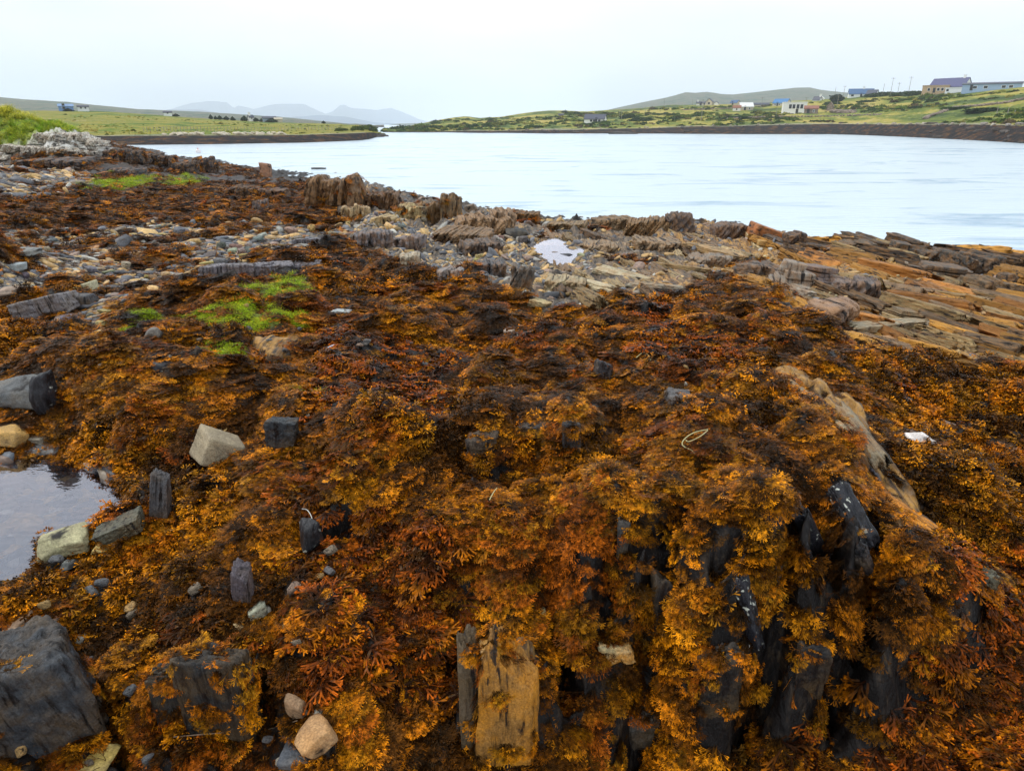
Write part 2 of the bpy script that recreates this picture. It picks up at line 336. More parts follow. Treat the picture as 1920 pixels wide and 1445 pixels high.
P_YROCK = [[(480,632),(560,625),(562,640),(520,672),(488,668)],[(890,1190),(1010,1190),(1010,1420),(870,1430)]]
soft = lambda m: m.astype(float)
rock = soft(inpoly(wu, wv, P_ROCK)); slab = soft(inpoly(U + .55 * (wu - U), V + .55 * (wv - V), P_SLAB)) * (fbm(X * 4.5, Y * 3, 12., 3) > -.28)
peb = np.clip(sum(soft(inpoly(wu, wv, p)) for p in P_PEB), 0, 1)
wetp = fbm(X * 1.1 + 5, Y * .7, 3., 4)
pebm = peb * sstep(-.42, -.3, wetp) * 1.0
# seaweed patches inside the stony stretches
isl = (fbm(X * .8 + 31, Y * .55, 5., 3) > .22) & (U < 640) & (peb > 0)
pebm[isl] = 0
white = soft(inpoly(wu, wv, P_WHITE)) * (V > 200); grassb = soft(inpoly(U + .2 * (wu - U), V + .1 * (wv - V), P_GRASSB)) * (Y > 25)
alg = np.clip(sum(soft(inpoly(U + .9 * (wu - U), V + .9 * (wv - V), p)) for p in P_ALG), 0, 1)
yr = np.clip(sum(soft(inpoly(U + .4 * (wu - U), V + .4 * (wv - V), p)) for p in P_YROCK), 0, 1)
rockd = sstep(-.55, -.35, fbm(X * .5 + 9, Y * .5, 2., 3) + .05) * rock
weedy = (fbm(X * .7 + 3, Y * .5, 8., 4) > .50 + .1 * (U > 1250)) & (rock > 0)
leftdark = (V < 345) & (U < 640) & (Z0 > .1) & (fbm(X * .5, Y * .2, 4., 3) > -.02)
def blur(m, n=2):
    for _ in range(n):
        m = m.copy(); m[1:-1, 1:-1] = (m[1:-1, 1:-1] * 2 + m[:-2, 1:-1] + m[2:, 1:-1] + m[1:-1, :-2] + m[1:-1, 2:]) / 6
    return m
bare = np.clip(rock * (~weedy) + slab + yr + leftdark, 0, 1)
bareb = blur(bare, 6)
# bedding displaced for real
cs, sn = math.cos(STR), math.sin(STR)
SX = X * cs - Y * sn; TY = X * sn + Y * cs
dist = np.clip(Y, 1.5, 60)
st1 = fbm(SX * 3.1, TY * .35, Z0 * .8, 4, .55); st2 = ridged(SX * 1.1 + .3 * fbm(X * .6, Y * .6), TY * .22, 2., 4)
blk = fbm(X * 1.7, Y * 1.7, 11., 5)
step = lambda h, q: (np.floor(h / q) + sstep(.55, .95, h / q - np.floor(h / q))) * q
shore_amp = np.clip(dist / 16, .35, 1.5) * (1 - .6 * leftdark)
dz_rock = (step(st1 * .13, .045) + (st2 - .6) * .07 + step(blk * .1, .05)) * shore_amp
# mounds under the weed
mound = fbm(X * 1.5, Y * 1.2, 21., 3) * .07 + np.maximum(0, fbm(X * 3.2, Y * 2.7, 31., 3)) * .09 + np.maximum(0, ridged(SX * 1.4, TY * .8, 5., 3) - .9) * .07
mound = mound * np.clip(dist / 4.5, .5, 1.3)
led = fbm(SX * 1.3, TY * .55, 15., 4, .5); mound = mound + step(led * .3, .13) * np.clip(3.5 / dist, .35, 1.) * .38
mound = mound * (1 - .8 * blur(alg, 8))
mound = mound + step(fbm(X * 2.6, Y * 2.3, 25., 3) * .12, .05) * .7
dz_peb = fbm(X * 2, Y * 2, 41., 4) * .03
sub = sstep(-.25, .05, Z0)
Z = Z0 + (dz_rock * bareb * (1 + .9 * blur(slab, 3)) + mound * (1 - bareb) * (1 - blur(pebm, 3)) + dz_peb * pebm) * (.3 + .7 * sub) + fbm(X * 9, Y * 9, 3., 3) * .006
dw = blur(white, 4); Z += dw * (ridged(X * 1.2, Y * .6, 3., 4) * .3 + step(fbm(X * .9, Y * .5, 6., 3) * .2, .1))
pool1 = blur(soft(inpoly(U + .35 * (wu - U), V + .35 * (wv - V), P_POOL)), 5); POOLZ = 1.06
Z = np.where(pool1 > .02, Z * (1 - pool1) + pool1 * (POOLZ - .07 + .03 * fbm(X * 5, Y * 5, 2., 3)), Z)
pool2 = blur(soft(inpoly(U + .2 * (wu - U), V + .2 * (wv - V), P_POOL2)), 2); POOL2Z = .66
Z = np.where(pool2 > .02, Z * (1 - pool2) + pool2 * (POOL2Z - .05), Z)
# deep clefts between the ribs of the front ridge
CLEFT = [((1140,975),(1150,1180),.030,.30),((1215,1090),(1225,1330),.05,.28),((1425,1095),(1450,1290),.035,.28),((1470,1230),(1500,1440),.07,.3),((1330,1180),(1350,1420),.03,.22),((1600,1180),(1570,1380),.06,.3),((1660,1150),(1700,1300),.04,.2),
         ((1040,1200),(1050,1440),.05,.25),((1130,1290),(1240,1300),.06,.22),((850,1210),(840,1440),.03,.2),((860,830),(1060,845),.05,.16),((1190,690),(1215,720),.06,.2),((560,860),(700,880),.03,.1),((1840,1010),(1870,1040),.05,.15),((640,1010),(560,1040),.04,.12),((200,1330),(240,1420),.05,.15),((520,1240),(500,1400),.04,.15)]
clf = np.zeros_like(Z)
for (u0, v0), (u1, v1), wd0, dp in CLEFT:
    q0, q1 = [onz(u, v, float(basez(np.array([onz(u, v, 1.3)[0] / onz(u, v, 1.3)[1]]), np.array([math.log(onz(u, v, 1.3)[1])]))[0])) for u, v in ((u0, v0), (u1, v1))]
    ax, ay = q1[0] - q0[0], q1[1] - q0[1]; LL = ax * ax + ay * ay
    xw = X + .03 * fbm(X * 6, Y * 6, 61., 3); yw = Y + .03 * fbm(X * 6, Y * 6, 67., 3)
    tt_ = np.clip(((xw - q0[0]) * ax + (yw - q0[1]) * ay) / LL, 0, 1)
    dd_ = np.hypot(xw - q0[0] - ax * tt_, yw - q0[1] - ay * tt_)
    c = 1 - sstep(wd0 * .45, wd0 * 1.15, dd_); clf = np.maximum(clf, c); Z = Z - dp * c * .8
ter = npmesh('beach_ground', np.stack([X, Y, Z], -1).reshape(-1, 3), gridquads(NB, NA),
    {'bare': bareb.ravel(), 'peb': np.clip(blur(pebm, 2) + pool1, 0, 1).ravel(), 'white': blur(white, 2).ravel(), 'grass': np.clip(blur(grassb, 2) + .55 * blur(alg, 4), 0, 1).ravel(),
     'dark': blur(np.maximum(leftdark * 1., 0), 3).ravel(), 'yel': np.clip(.25 + .85 * sstep(1150, 1450, U) * (1 - sstep(.9, 1.1, 0 * U)) + slab * .4 + yr * .5 - .3 * leftdark, 0, 1).ravel()})
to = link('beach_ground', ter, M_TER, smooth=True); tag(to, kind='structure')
def HT(x, y):
    a = np.clip((x / y - AMIN) / (AMAX - AMIN) * (NA - 1), 0, NA - 1.001); b = np.clip(np.interp(np.log(y), gb, np.arange(NB)), 0, NB - 1.001)
    i, j = int(b), int(a); fi, fj = b - i, a - j
    return float(Z[i, j] * (1 - fi) * (1 - fj) + Z[i + 1, j] * fi * (1 - fj) + Z[i, j + 1] * (1 - fi) * fj + Z[i + 1, j + 1] * fi * fj)
def hit(u, v, h=None, t0=.0006, t1=.12):
    """first point of the ground along the ray"""
    h = h or HT; x, y, w = ray(u, v); t = t0 if h is HT else .005
    while t < (t1 if h is HT else 3):
        if CAMZ + w * t < h(x * t, y * t):
            lo, hi = t / 1.02, t
            for _ in range(12):
                m = (lo + hi) / 2
                if CAMZ + w * m < h(x * m, y * m): hi = m
                else: lo = m
            return Vector((x * hi, y * hi, CAMZ + w * hi))
        t *= 1.02
    return None
# ------------------------------------------------------------------ water
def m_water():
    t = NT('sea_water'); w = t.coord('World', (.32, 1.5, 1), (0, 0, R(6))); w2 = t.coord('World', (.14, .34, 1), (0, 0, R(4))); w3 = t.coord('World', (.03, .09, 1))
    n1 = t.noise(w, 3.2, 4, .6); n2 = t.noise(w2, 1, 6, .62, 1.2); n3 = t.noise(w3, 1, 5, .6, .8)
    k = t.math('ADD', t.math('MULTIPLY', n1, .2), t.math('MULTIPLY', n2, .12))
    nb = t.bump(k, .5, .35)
    c = t.mix(t.ramp(t.math('ADD', t.math('MULTIPLY', n2, .7), t.math('MULTIPLY', n3, .3)), [(.33, 0.), (.47, 1.)]), (.16, .34, .54), (.66, .80, .90))  # sky reflection painted in as pale base, ripple lanes as darker blue streaks
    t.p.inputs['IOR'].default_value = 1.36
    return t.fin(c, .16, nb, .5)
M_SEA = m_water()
ys = np.concatenate([[3], np.geomspace(6, 12000, 60)]); xs = np.concatenate([-np.geomspace(9000, 4, 30), [0], np.geomspace(4, 9000, 30)])
GX, GY = np.meshgrid(xs, ys)
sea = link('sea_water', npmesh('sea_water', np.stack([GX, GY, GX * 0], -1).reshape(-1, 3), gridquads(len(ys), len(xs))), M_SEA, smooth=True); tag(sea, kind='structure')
def m_pool():
    t = NT('pool_water'); n = t.noise(t.coord('World', (1, 1.6, 1)), 9, 3); nb = t.bump(n, .12, .02)
    gl = t.n('ShaderNodeBsdfGlossy'); gl.inputs['Roughness'].default_value = .03; gl.inputs['Color'].default_value = (.93, .91, 1, 1); t.l(nb, gl.inputs['Normal'])
    tr = t.n('ShaderNodeBsdfTransparent'); tr.inputs[0].default_value = (.95, .93, .96, 1)
    fr = t.n('ShaderNodeFresnel'); fr.inputs[0].default_value = 2.1; t.l(nb, fr.inputs[1])
    mx = t.n('ShaderNodeMixShader'); t.l(t.math('MULTIPLY', fr.outputs[0], 1.6), mx.inputs[0]); t.l(tr.outputs[0], mx.inputs[1]); t.l(gl.outputs[0], mx.inputs[2]); t.l(mx.outputs[0], t.out.inputs[0])
    return t.m
M_POOL = m_pool()
def pool(mask, z, name='pool_water', grow=1):
    jj = np.argwhere(mask > .02)
    (b0, a0), (b1, a1) = jj.min(0), jj.max(0); st = max(1, (b1 - b0) // 60)
    sl_ = (slice(b0 - 1, b1 + 2, st), slice(max(0, a0 - 1), a1 + 2, st))
    x, y = X[sl_], Y[sl_]
    q = gridquads(*x.shape); keep = (mask[sl_].ravel()[q].max(1) > .02)
    o = link(name, npmesh(name, np.stack([x, y, x * 0 + z], -1).reshape(-1, 3), q[keep]), M_POOL); tag(o, kind='structure'); return o
pool(pool1, POOLZ); pool(pool2, POOL2Z)
# ------------------------------------------------------------------ frond prototypes (kept in bpy.data only; instanced by geometry nodes)
def strands(seed, n, L, w, spread, forks, droop, rise=(.3, .9), bladder=0, curl=.5, tipw=1.3, base_r=.01, segs=3, lv=.65):
    r = random.Random(seed); V, Q, T = [], [], []
    def ribbon(p, d, side, Ls, w0, w1, t0, t1, ns):
        pts = []; p = p.copy(); d = d.copy(); b0 = len(V)
        wob = Vector((r.uniform(-1, 1), r.uniform(-1, 1), r.uniform(-.6, .6))) * curl
        for i in range(ns + 1):
            k = i / ns; hw = (w0 + (w1 - w0) * k) / 2
            V.append(tuple(p - side * hw)); V.append(tuple(p + side * hw)); T.extend([t0 + (t1 - t0) * k] * 2)
            if i < ns:
                d = (d + wob * (.5 / ns) + Vector((0, 0, -droop / ns * Ls / L * 1.6))).normalized()
                p = p + d * (Ls / ns)
                if p.z < .002: p.z = .002; d.z = abs(d.z) * .3
                side = (side - d * side.dot(d)).normalized()
        for i in range(ns):
            b = b0 + 2 * i; Q.append((b, b + 1, b + 3, b + 2))
        return p, d, side
    def blob(p, rad):
        b = len(V); sx = [(1, 0, 0), (0, 1, 0), (-1, 0, 0), (0, -1, 0)]
        for zz, rr in ((-1, .35), (-.3, 1), (.5, .95), (1, .3)):
            for s_ in sx: V.append((p.x + s_[0] * rad * rr, p.y + s_[1] * rad * rr, p.z + zz * rad)); T.append(1.0)
        for k in range(3):
            for i in range(4): Q.append((b + k * 4 + i, b + k * 4 + (i + 1) % 4, b + k * 4 + 4 + (i + 1) % 4, b + k * 4 + 4 + i))
        Q.append((b + 12, b + 13, b + 14, b + 15))
    def grow(p, d, side, Lr, w0, t0, lev):
        Ls = Lr * (.42 if lev else .9); t1 = t0 + (1 - t0) * (.45 if lev else 1)
        p2, d2, s2 = ribbon(p, d, side, Ls, w0, w0 * (1 if lev else tipw), t0, t1, segs if lev else 2)
        if not lev:
            if r.random() < bladder: blob(p2, w * r.uniform(.55, .9))
            return
        for sg in (-1, 1):
            an = sg * r.uniform(.2, .5)
            d3 = (d2 * math.cos(an) + s2 * math.sin(an)).normalized(); s3 = (s2 * math.cos(an) - d2 * math.sin(an)).normalized()
            grow(p2, d3, s3, Lr - Ls, w0 * .88, t1, lev - 1)
    for i in range(n):
        az = r.gauss(0, spread); el = r.uniform(*rise)
        d = Vector((math.cos(az) * math.cos(el), math.sin(az) * math.cos(el), math.sin(el)))
        side = Vector((-math.sin(az), math.cos(az), 0)); tw = r.uniform(-.7, .7); up_ = d.cross(side)
        side = (side * math.cos(tw) + up_ * math.sin(tw)).normalized()
        grow(Vector((r.uniform(-1, 1) * base_r, r.uniform(-1, 1) * base_r, .002)), d, side, L * r.uniform(lv, 1.15), w * r.uniform(.8, 1.2), 0., forks)
    return npmesh('frond', V, Q, {'tip': T})
def protos(name, mat, specs):
    c = bpy.data.collections.new(name)
    for i, k in enumerate(specs):
        me = strands(100 + i * 7 + len(name), **k); me.materials.append(mat)
        o = bpy.data.objects.new('%s_tuft' % name, me); c.objects.link(o)
    return c
C_FINE = protos('fine', M_WEED, [dict(n=24, L=.15, w=.0036, spread=s_, forks=3, droop=dr, rise=(.0, .65), tipw=1.6, segs=2, base_r=.03, lv=.4, curl=.9) for s_, dr in ((.4, 1.2), (.55, 1.5), (.7, 1.0), (.35, 1.7), (.9, 1.2), (.5, .8))])
C_BLAD = protos('blad', M_WEED, [dict(n=15, L=.105, w=.0062, spread=1.1, forks=2, droop=.9, rise=(.25, 1.2), bladder=.5, tipw=1.6, segs=2, base_r=.02)] * 4)
C_RED = protos('broad', M_RED, [dict(n=11, L=.13, w=.0095, spread=.8, forks=2, droop=1.4, rise=(.15, 1.0), bladder=.28, tipw=.75, segs=2, curl=.9, base_r=.02)] * 5)
C_ALG = protos('algae', M_GREEN, [dict(n=60, L=.08, w=.0022, spread=1.7, forks=0, droop=.9, rise=(.3, 1.3), tipw=.4, base_r=.04)] * 3)
C_GRASS = protos('grass', M_GREEN, [dict(n=60, L=.42, w=.016, spread=1.8, forks=0, droop=.8, rise=(.8, 1.45), tipw=.15, base_r=.14)] * 3)
def scatter(name, coll, P, D, Nn, sc, tint, label, cat, mat=None):
    """instances of a collection's members on points P, local x along D, z along Nn"""
    Nn = Nn / np.linalg.norm(Nn, axis=1)[:, None]; D = D - Nn * (D * Nn).sum(1)[:, None]; D /= np.linalg.norm(D, axis=1)[:, None] + 1e-9
    Yv = np.cross(Nn, D)
    ey = np.arcsin(np.clip(-D[:, 2], -1, 1)); ez = np.arctan2(D[:, 1], D[:, 0]); ex = np.arctan2(Yv[:, 2], Nn[:, 2])
    me = bpy.data.meshes.new(name); me.vertices.add(len(P)); me.vertices.foreach_set('co', np.ascontiguousarray(P, np.float32).ravel())
    for n, t_, a in (('rot', 'FLOAT_VECTOR', np.stack([ex, ey, ez], 1)), ('tint', 'FLOAT_VECTOR', tint)):
        at = me.attributes.new(n, t_, 'POINT'); at.data.foreach_set('vector', np.ascontiguousarray(a, np.float32).ravel())
    at = me.attributes.new('size', 'FLOAT', 'POINT'); at.data.foreach_set('value', sc.astype(np.float32))
    at = me.attributes.new('pick', 'INT', 'POINT'); at.data.foreach_set('value', rng.integers(0, len(coll.objects), len(P)).astype(np.int32))
    o = bpy.data.objects.new(name, me); COL.link(o); tag(o, label, cat, kind='stuff')
    g = bpy.data.node_groups.new(name, 'GeometryNodeTree'); g.interface.new_socket('Geometry', in_out='INPUT', socket_type='NodeSocketGeometry'); g.interface.new_socket('Geometry', in_out='OUTPUT', socket_type='NodeSocketGeometry')
    N = g.nodes; gi = N.new('NodeGroupInput'); go = N.new('NodeGroupOutput'); ip = N.new('GeometryNodeInstanceOnPoints')
    ci = N.new('GeometryNodeCollectionInfo'); ci.inputs[0].default_value = coll; ci.inputs['Separate Children'].default_value = True; ci.inputs['Reset Children'].default_value = True
    def na(nm, dt):
        x = N.new('GeometryNodeInputNamedAttribute'); x.data_type = dt; x.inputs[0].default_value = nm; return [q for q in x.outputs if q.enabled and q.name == 'Attribute'][0]
    g.links.new(gi.outputs[0], ip.inputs['Points']); g.links.new(ci.outputs[0], ip.inputs['Instance']); ip.inputs['Pick Instance'].default_value = True
    g.links.new(na('pick', 'INT'), ip.inputs['Instance Index'])
    e2r = N.new('FunctionNodeEulerToRotation'); g.links.new(na('rot', 'FLOAT_VECTOR'), e2r.inputs[0]); g.links.new(e2r.outputs[0], ip.inputs['Rotation'])
    g.links.new(na('size', 'FLOAT'), ip.inputs['Scale']); g.links.new(ip.outputs[0], go.inputs[0])
    md = o.modifiers.new('scatter', 'NODES'); md.node_group = g
    return o
# cell data of the ground
XC, YC, ZC = X[:-1, :-1], Y[:-1, :-1], Z[:-1, :-1]
ex_ = np.stack([X[:-1, 1:] - XC, Y[:-1, 1:] - YC, Z[:-1, 1:] - ZC], -1); ey_ = np.stack([X[1:, :-1] - XC, Y[1:, :-1] - YC, Z[1:, :-1] - ZC], -1)
NR = np.cross(ex_, ey_); AR = np.linalg.norm(NR, axis=-1); NR = NR / AR[..., None]
Zs = blur(Z, 14); exs = np.stack([X[:-1, 1:] - XC, Y[:-1, 1:] - YC, Zs[:-1, 1:] - Zs[:-1, :-1]], -1); eys = np.stack([X[1:, :-1] - XC, Y[1:, :-1] - YC, Zs[1:, :-1] - Zs[:-1, :-1]], -1)
NS = np.cross(exs, eys); NS /= np.linalg.norm(NS, axis=-1)[..., None]
UC, VC, _ = proj(XC, YC, ZC)
c_ = lambda m: m[:-1, :-1]
VIEW = (np.abs(c_(GA)) < 1.2) & (UC > -330) & (UC < 2250)
def pts(mask, dens):
    lam = AR * dens * mask * VIEW; k = rng.poisson(lam)
    ij = np.argwhere(k > 0); kk = k[ij[:, 0], ij[:, 1]]; ij = np.repeat(ij, kk, 0); i, j = ij[:, 0], ij[:, 1]
    fu, fv = rng.random(len(i)), rng.random(len(i))
    P = np.stack([XC[i, j], YC[i, j], ZC[i, j]], -1) + ex_[i, j] * fu[:, None] + ey_[i, j] * fv[:, None]
    return P, NR[i, j], NS[i, j], i, j
EXC = []   # (u, v, ru, rv) stones that keep the weed off themselves; filled below
def weed_mask():
    m = (1 - np.clip(c_(bareb) * 1.3, 0, 1)) * (1 - np.clip(c_(pebm) * .93 + c_(white) + c_(grassb) + c_(alg) * .75, 0, 1)) * (c_(pool1) < .3) * (c_(pool2) < .3)
    m = m * (ZC > .03 + .15 * (YC > 9)) * (1 - .95 * c_(clf)) 
    # overhung faces stay half bare: the weed hangs from their upper edge
    face = sstep(.8, .55, NS[..., 2]) * sstep(-.1, .12, fbm(XC * 3.3, YC * 3.3 + ZC * 5, 91., 3) + .12) * (YC < 9)
    m = m * (1 - .93 * face)
    for p in ([(1440,1190),(1560,1240),(1700,1190),(1750,1290),(1620,1420),(1450,1430)], [(1130,1270),(1260,1280),(1270,1400),(1110,1370)], [(1090,1000),(1160,1000),(1160,1150),(1100,1130)], [(0,1390),(330,1390),(640,1400),(640,1445),(0,1460)]):
        m = m * (1 - .8 * inpoly(c_(wu), c_(wv), p))
    for u, v, ru, rv in EXC:
        m = m * ((((UC - u) / ru) ** 2 + ((VC - v) / rv) ** 2) > 1)
    return m
PAL = np.array([(.80, .28, .006), (.63, .185, .005), (.42, .10, .006), (.11, .038, .005), (.46, .19, .008)])
def weed():
    m = weed_mask(); d = np.maximum(YC, 1.2)
    dens = 3900 * np.minimum(1, (2.0 / d)) ** 1.5
    redm = np.zeros_like(m)
    for p in ([(560,930),(860,960),(900,1180),(860,1330),(560,1330),(520,1120)], [(1480,1270),(1980,1180),(2100,1500),(1450,1500)], [(1200,600),(1420,640),(1400,710),(1180,690)], [(600,620),(860,660),(840,800),(560,760)], [(1750,1050),(2000,1000),(2000,1250),(1800,1200)]):
        redm = np.maximum(redm, soft(inpoly(c_(wu), c_(wv), p)))
    rn = fbm(XC * 1.3, YC * 1.1, 55., 3); redm = np.clip(redm * .9 + sstep(.4, .6, rn) * .5, 0, 1)
    blm = np.clip(soft(inpoly(c_(wu), c_(wv), [(1640,690),(2200,690),(2200,1120),(1800,1150),(1680,850)])) * .9 + soft(inpoly(c_(wu), c_(wv), [(50,800),(420,800),(420,1180),(0,1250)])) * .5 + sstep(.25, .5, fbm(XC * .9, YC * .9, 66., 3)) * .6, 0, 1)
    k1 = redm * .36; k2 = (1 - redm) * blm * .42; k3 = (1 - redm) * (1 - blm) + .1
    for name, coll, k, dm, lab, cat, tone in (
        ('fine_wrack', C_FINE, k3, 1., 'fine tufted golden brown wrack hanging over the rock ridge and mounds', 'seaweed', 0),
        ('bladder_wrack', C_BLAD, k2, 1., 'yellowish bladder wrack with round air bladders spread over low ground', 'seaweed', 1),
        ('broad_wrack', C_RED, k1, .62, 'reddish brown broad bladed wrack lying in loose drifts', 'seaweed', 2)):
        P, nr, ns, i, j = pts(m * k, dens * dm); n = len(P)
        dd = np.maximum(P[:, 1], 1.2); sc = (.38, .5, .62)[tone] * np.maximum(1, dd / 2.0) ** .5 * rng.uniform(.6, 1.4, n)
        steep = 1 - ns[:, 2]; dn = -np.stack([-ns[:, 0], -ns[:, 1], np.zeros(n)], -1)
        az = fbm(P[:, 0] * 1.3 + 7, P[:, 1] * 1.1, 101., 3) * 4.5 - 1.2 + rng.normal(0, .5, n); rd = np.stack([np.cos(az), np.sin(az), 0 * az], -1)
        D = dn / (np.linalg.norm(dn, axis=1)[:, None] + 1e-6) * np.clip(np.sqrt(np.maximum(steep, 0)) * 3.2, .25, 2)[:, None] + rd * .75 + np.array([0, -.25, 0])
        Nn = ns * .8 + np.array([0, 0, .35]) + rng.normal(0, .12, (n, 3))
        D[:, 2] = -np.clip(steep * 2, 0, 1.2)
        h1 = fbm(P[:, 0] * 2.2, P[:, 1] * 1.7, 77., 3) + rng.normal(0, .22, n)
        w = np.clip(h1 * 1.1 + .42, 0, .999) * 4
        if tone == 2: col = np.where((rng.random(n) < .6)[:, None], PAL[2] * [1.0, .9, 1], PAL[1] * .9)
        else:
            i0 = w.astype(int); order = np.array([3, 1, 0, 4, 2]) if tone == 0 else np.array([3, 4, 0, 0, 1])
            i1 = np.minimum(i0 + 1, 4); fr = (w - i0)[:, None]; col = PAL[order[i0]] * (1 - fr) + PAL[order[i1]] * fr
        dk = sstep(.0, .5, fbm(P[:, 0] * 4.5, P[:, 1] * 4, 88., 3))[:, None]
        bm = np.where(rng.random((n, 1)) < .42, rng.uniform(.08, .35, (n, 1)), rng.uniform(.6, 1.35, (n, 1))); col = col * (1 - .6 * dk) * bm
        P = P + nr * .004
        print('WEED', name, n)
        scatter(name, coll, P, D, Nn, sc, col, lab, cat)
def drape_weed():
    P, Nn, tn = [], [], []
    for o, k in DRAPE:
        me = o.data; n = len(me.vertices); co = np.empty(n * 3, np.float32); me.vertices.foreach_get('co', co); co = co.reshape(-1, 3)
        nr = np.empty(n * 3, np.float32); me.vertex_normals.foreach_get('vector', nr); nr = nr.reshape(-1, 3)
        M = np.array(o.matrix_basis); wc = co @ M[:3, :3].T + M[:3, 3]; wn = nr @ M[:3, :3].T; wn /= np.linalg.norm(wn, axis=1)[:, None] + 1e-9
        dm = float(max(o.dimensions[:2])) if o.dimensions[0] > 0 else float(np.ptp(co, 0).max()); d = o.location.y
        top = wc[:, 2].max() - wc[:, 2]; ht = np.ptp(wc[:, 2])
        w = np.clip(wn[:, 2] + .25, 0, 1) * (fbm(wc[:, 0] * 5 / max(.4, dm * 2), wc[:, 1] * 5 / max(.4, dm * 2), wc[:, 2] * 4 + dm, 3) > .25 - k * .8)
        if w.sum() == 0: continue
        sz = .38 * max(1, d / 2.) ** .5 * .1; cnt = int(k * 5 * dm * (dm * .7 + ht) / sz ** 2 * .22) + 6
        ii = rng.choice(n, min(cnt, 2200), p=w / w.sum()); P.append(wc[ii]); Nn.append(wn[ii])
    P, Nn = np.concatenate(P), np.concatenate(Nn); n = len(P); print('DRAPE', n)
    D = np.stack([Nn[:, 0], Nn[:, 1] , -.9 * np.ones(n)], 1) + rng.normal(0, .35, (n, 3))
    col = PAL[rng.choice(5, n, p=[.25, .25, .1, .25, .15])] * rng.uniform(.5, 1.2, (n, 1))
    scatter('rock_wrack', C_FINE, P, D, Nn + [0, 0, .3], .38 * np.maximum(1, P[:, 1] / 2.) ** .5 * rng.uniform(.6, 1.2, n), col, 'brown wrack draped over the tops of the bare rocks', 'seaweed')
def greens():
    P, nr, ns, i, j = pts(c_(alg) * (ZC > .03) * sstep(-.35, .1, fbm(XC * 5, YC * 4, 71., 3)), 1300 * np.minimum(1, 3. / YC) ** 1.3); n = len(P)
    az = rng.uniform(0, 6.28, n); D = np.stack([np.cos(az), np.sin(az), 0 * az], -1)
    y = rng.random((n, 1)) ** 1.5; col = np.array([.46, .85, .01]) * (1 - y) + np.array([.95, .85, .02]) * y
    P = P + nr * .02; scatter('green_algae', C_ALG, P, D, ns, np.maximum(1, P[:, 1] / 5) ** .7 * rng.uniform(.45, .8, n), col, 'bright green algae carpet growing in patches over the brown wrack', 'algae')
    P, nr, ns, i, j = pts(c_(grassb) * (ZC > .3) * (VC < 320), 9.); n = len(P)
    az = rng.uniform(0, 6.28, n); D = np.stack([np.cos(az), np.sin(az), 0 * az], -1)
    f = sstep(-.3, .4, fbm(P[:, 0] * .25, P[:, 1] * .25, 9., 3))[:, None]; col = np.array([.6, .66, .03]) * (1 - f) + np.array([.9, .74, .08]) * f
    col = col * 1.3; col = np.where((P[:, 2] < 2.9)[:, None] & (rng.random((n, 1)) < .5), np.array([.25, .6, .02]), col) * rng.uniform(.7, 1.2, (n, 1))
    print('GRASS', n)
    scatter('long_grass', C_GRASS, P, D, ns + [0, 0, 1], rng.uniform(.7, 1.3, n), col, 'long yellow green grass covering the mound above the white rocks', 'grass')
# ------------------------------------------------------------------ rocks
ICO = {}
def ico(sub):
    if sub not in ICO:
        bm = bmesh.new(); bmesh.ops.create_icosphere(bm, subdivisions=sub, radius=1)
        ICO[sub] = (np.array([v.co[:] for v in bm.verts]), np.array([[v.index for v in f.verts] for f in bm.faces])); bm.free()
    return ICO[sub]
def stone_geo(seed, sub=3, planes=9, p=16, rough=.03, box=.0, dims=(1, 1, 1), nsc=2.5, flat=1.):
    """a rounded, many-faced stone about 1 unit in radius, then scaled to dims (full sizes)"""
    r = np.random.default_rng(seed); Vd, Fc = ico(sub); Vd = Vd / np.linalg.norm(Vd, axis=1)[:, None]
    nn = r.normal(size=(planes, 3)); nn /= np.linalg.norm(nn, axis=1)[:, None]; dd = r.uniform(.72, 1.0, planes)
    bx = np.array([[1, 0, 0], [-1, 0, 0], [0, 1, 0], [0, -1, 0], [0, 0, 1], [0, 0, -1]], float) + r.normal(0, .1, (6, 3)); bx /= np.linalg.norm(bx, axis=1)[:, None]
    if box: nn = np.concatenate([bx, nn * 1.0]); dd = np.concatenate([np.full(6, .62), dd + box])
    else: nn = np.concatenate([bx, nn]); dd = np.concatenate([np.full(6, .9), dd])
    q = np.maximum(Vd @ nn.T, 0) / dd
    rad = (q ** p).sum(1) ** (-1 / p)
    P = Vd * rad[:, None]
    P /= np.abs(P).max(0)
    o = r.uniform(0, 50); P = P * (1 + rough * fbm(P[:, 0] * nsc + o, P[:, 1] * nsc, P[:, 2] * nsc, 4, .6))[:, None]
    return P * np.array(dims) / 2, Fc
def join(geos):
    Vs, Fs, b = [], [], 0
    for v, f in geos: Vs.append(v); Fs.append(f + b); b += len(v)
    return np.concatenate(Vs), np.concatenate(Fs)
def rotm(ax, ay, az): return np.array(Euler((ax, ay, az)).to_matrix())
def rockmesh(name, v, f, mat, smooth=True):
    me = npmesh(name, v, f); me.materials.append(mat)
    if smooth: me.shade_smooth()
    return me
def put(name, me, loc, rot, sc, col, label, cat, group=None):
    o = bpy.data.objects.new(name, me); COL.link(o); o.location = loc; o.rotation_euler = rot; o.scale = sc; o.color = (*col, 1)
    tag(o, label, cat, group); return o
GREY = (.16, .155, .165); DGREY = (.06, .06, .068); SLATE = (.11, .12, .14); TAN = (.36, .27, .17); PINK = (.33, .2, .15); OCH = (.46, .27, .08); PALE = (.48, .46, .4); BROWN = (.15, .095, .06); YEL = (.5, .36, .12); ORG = (.4, .14, .04); BLACK = (.022, .023, .03)
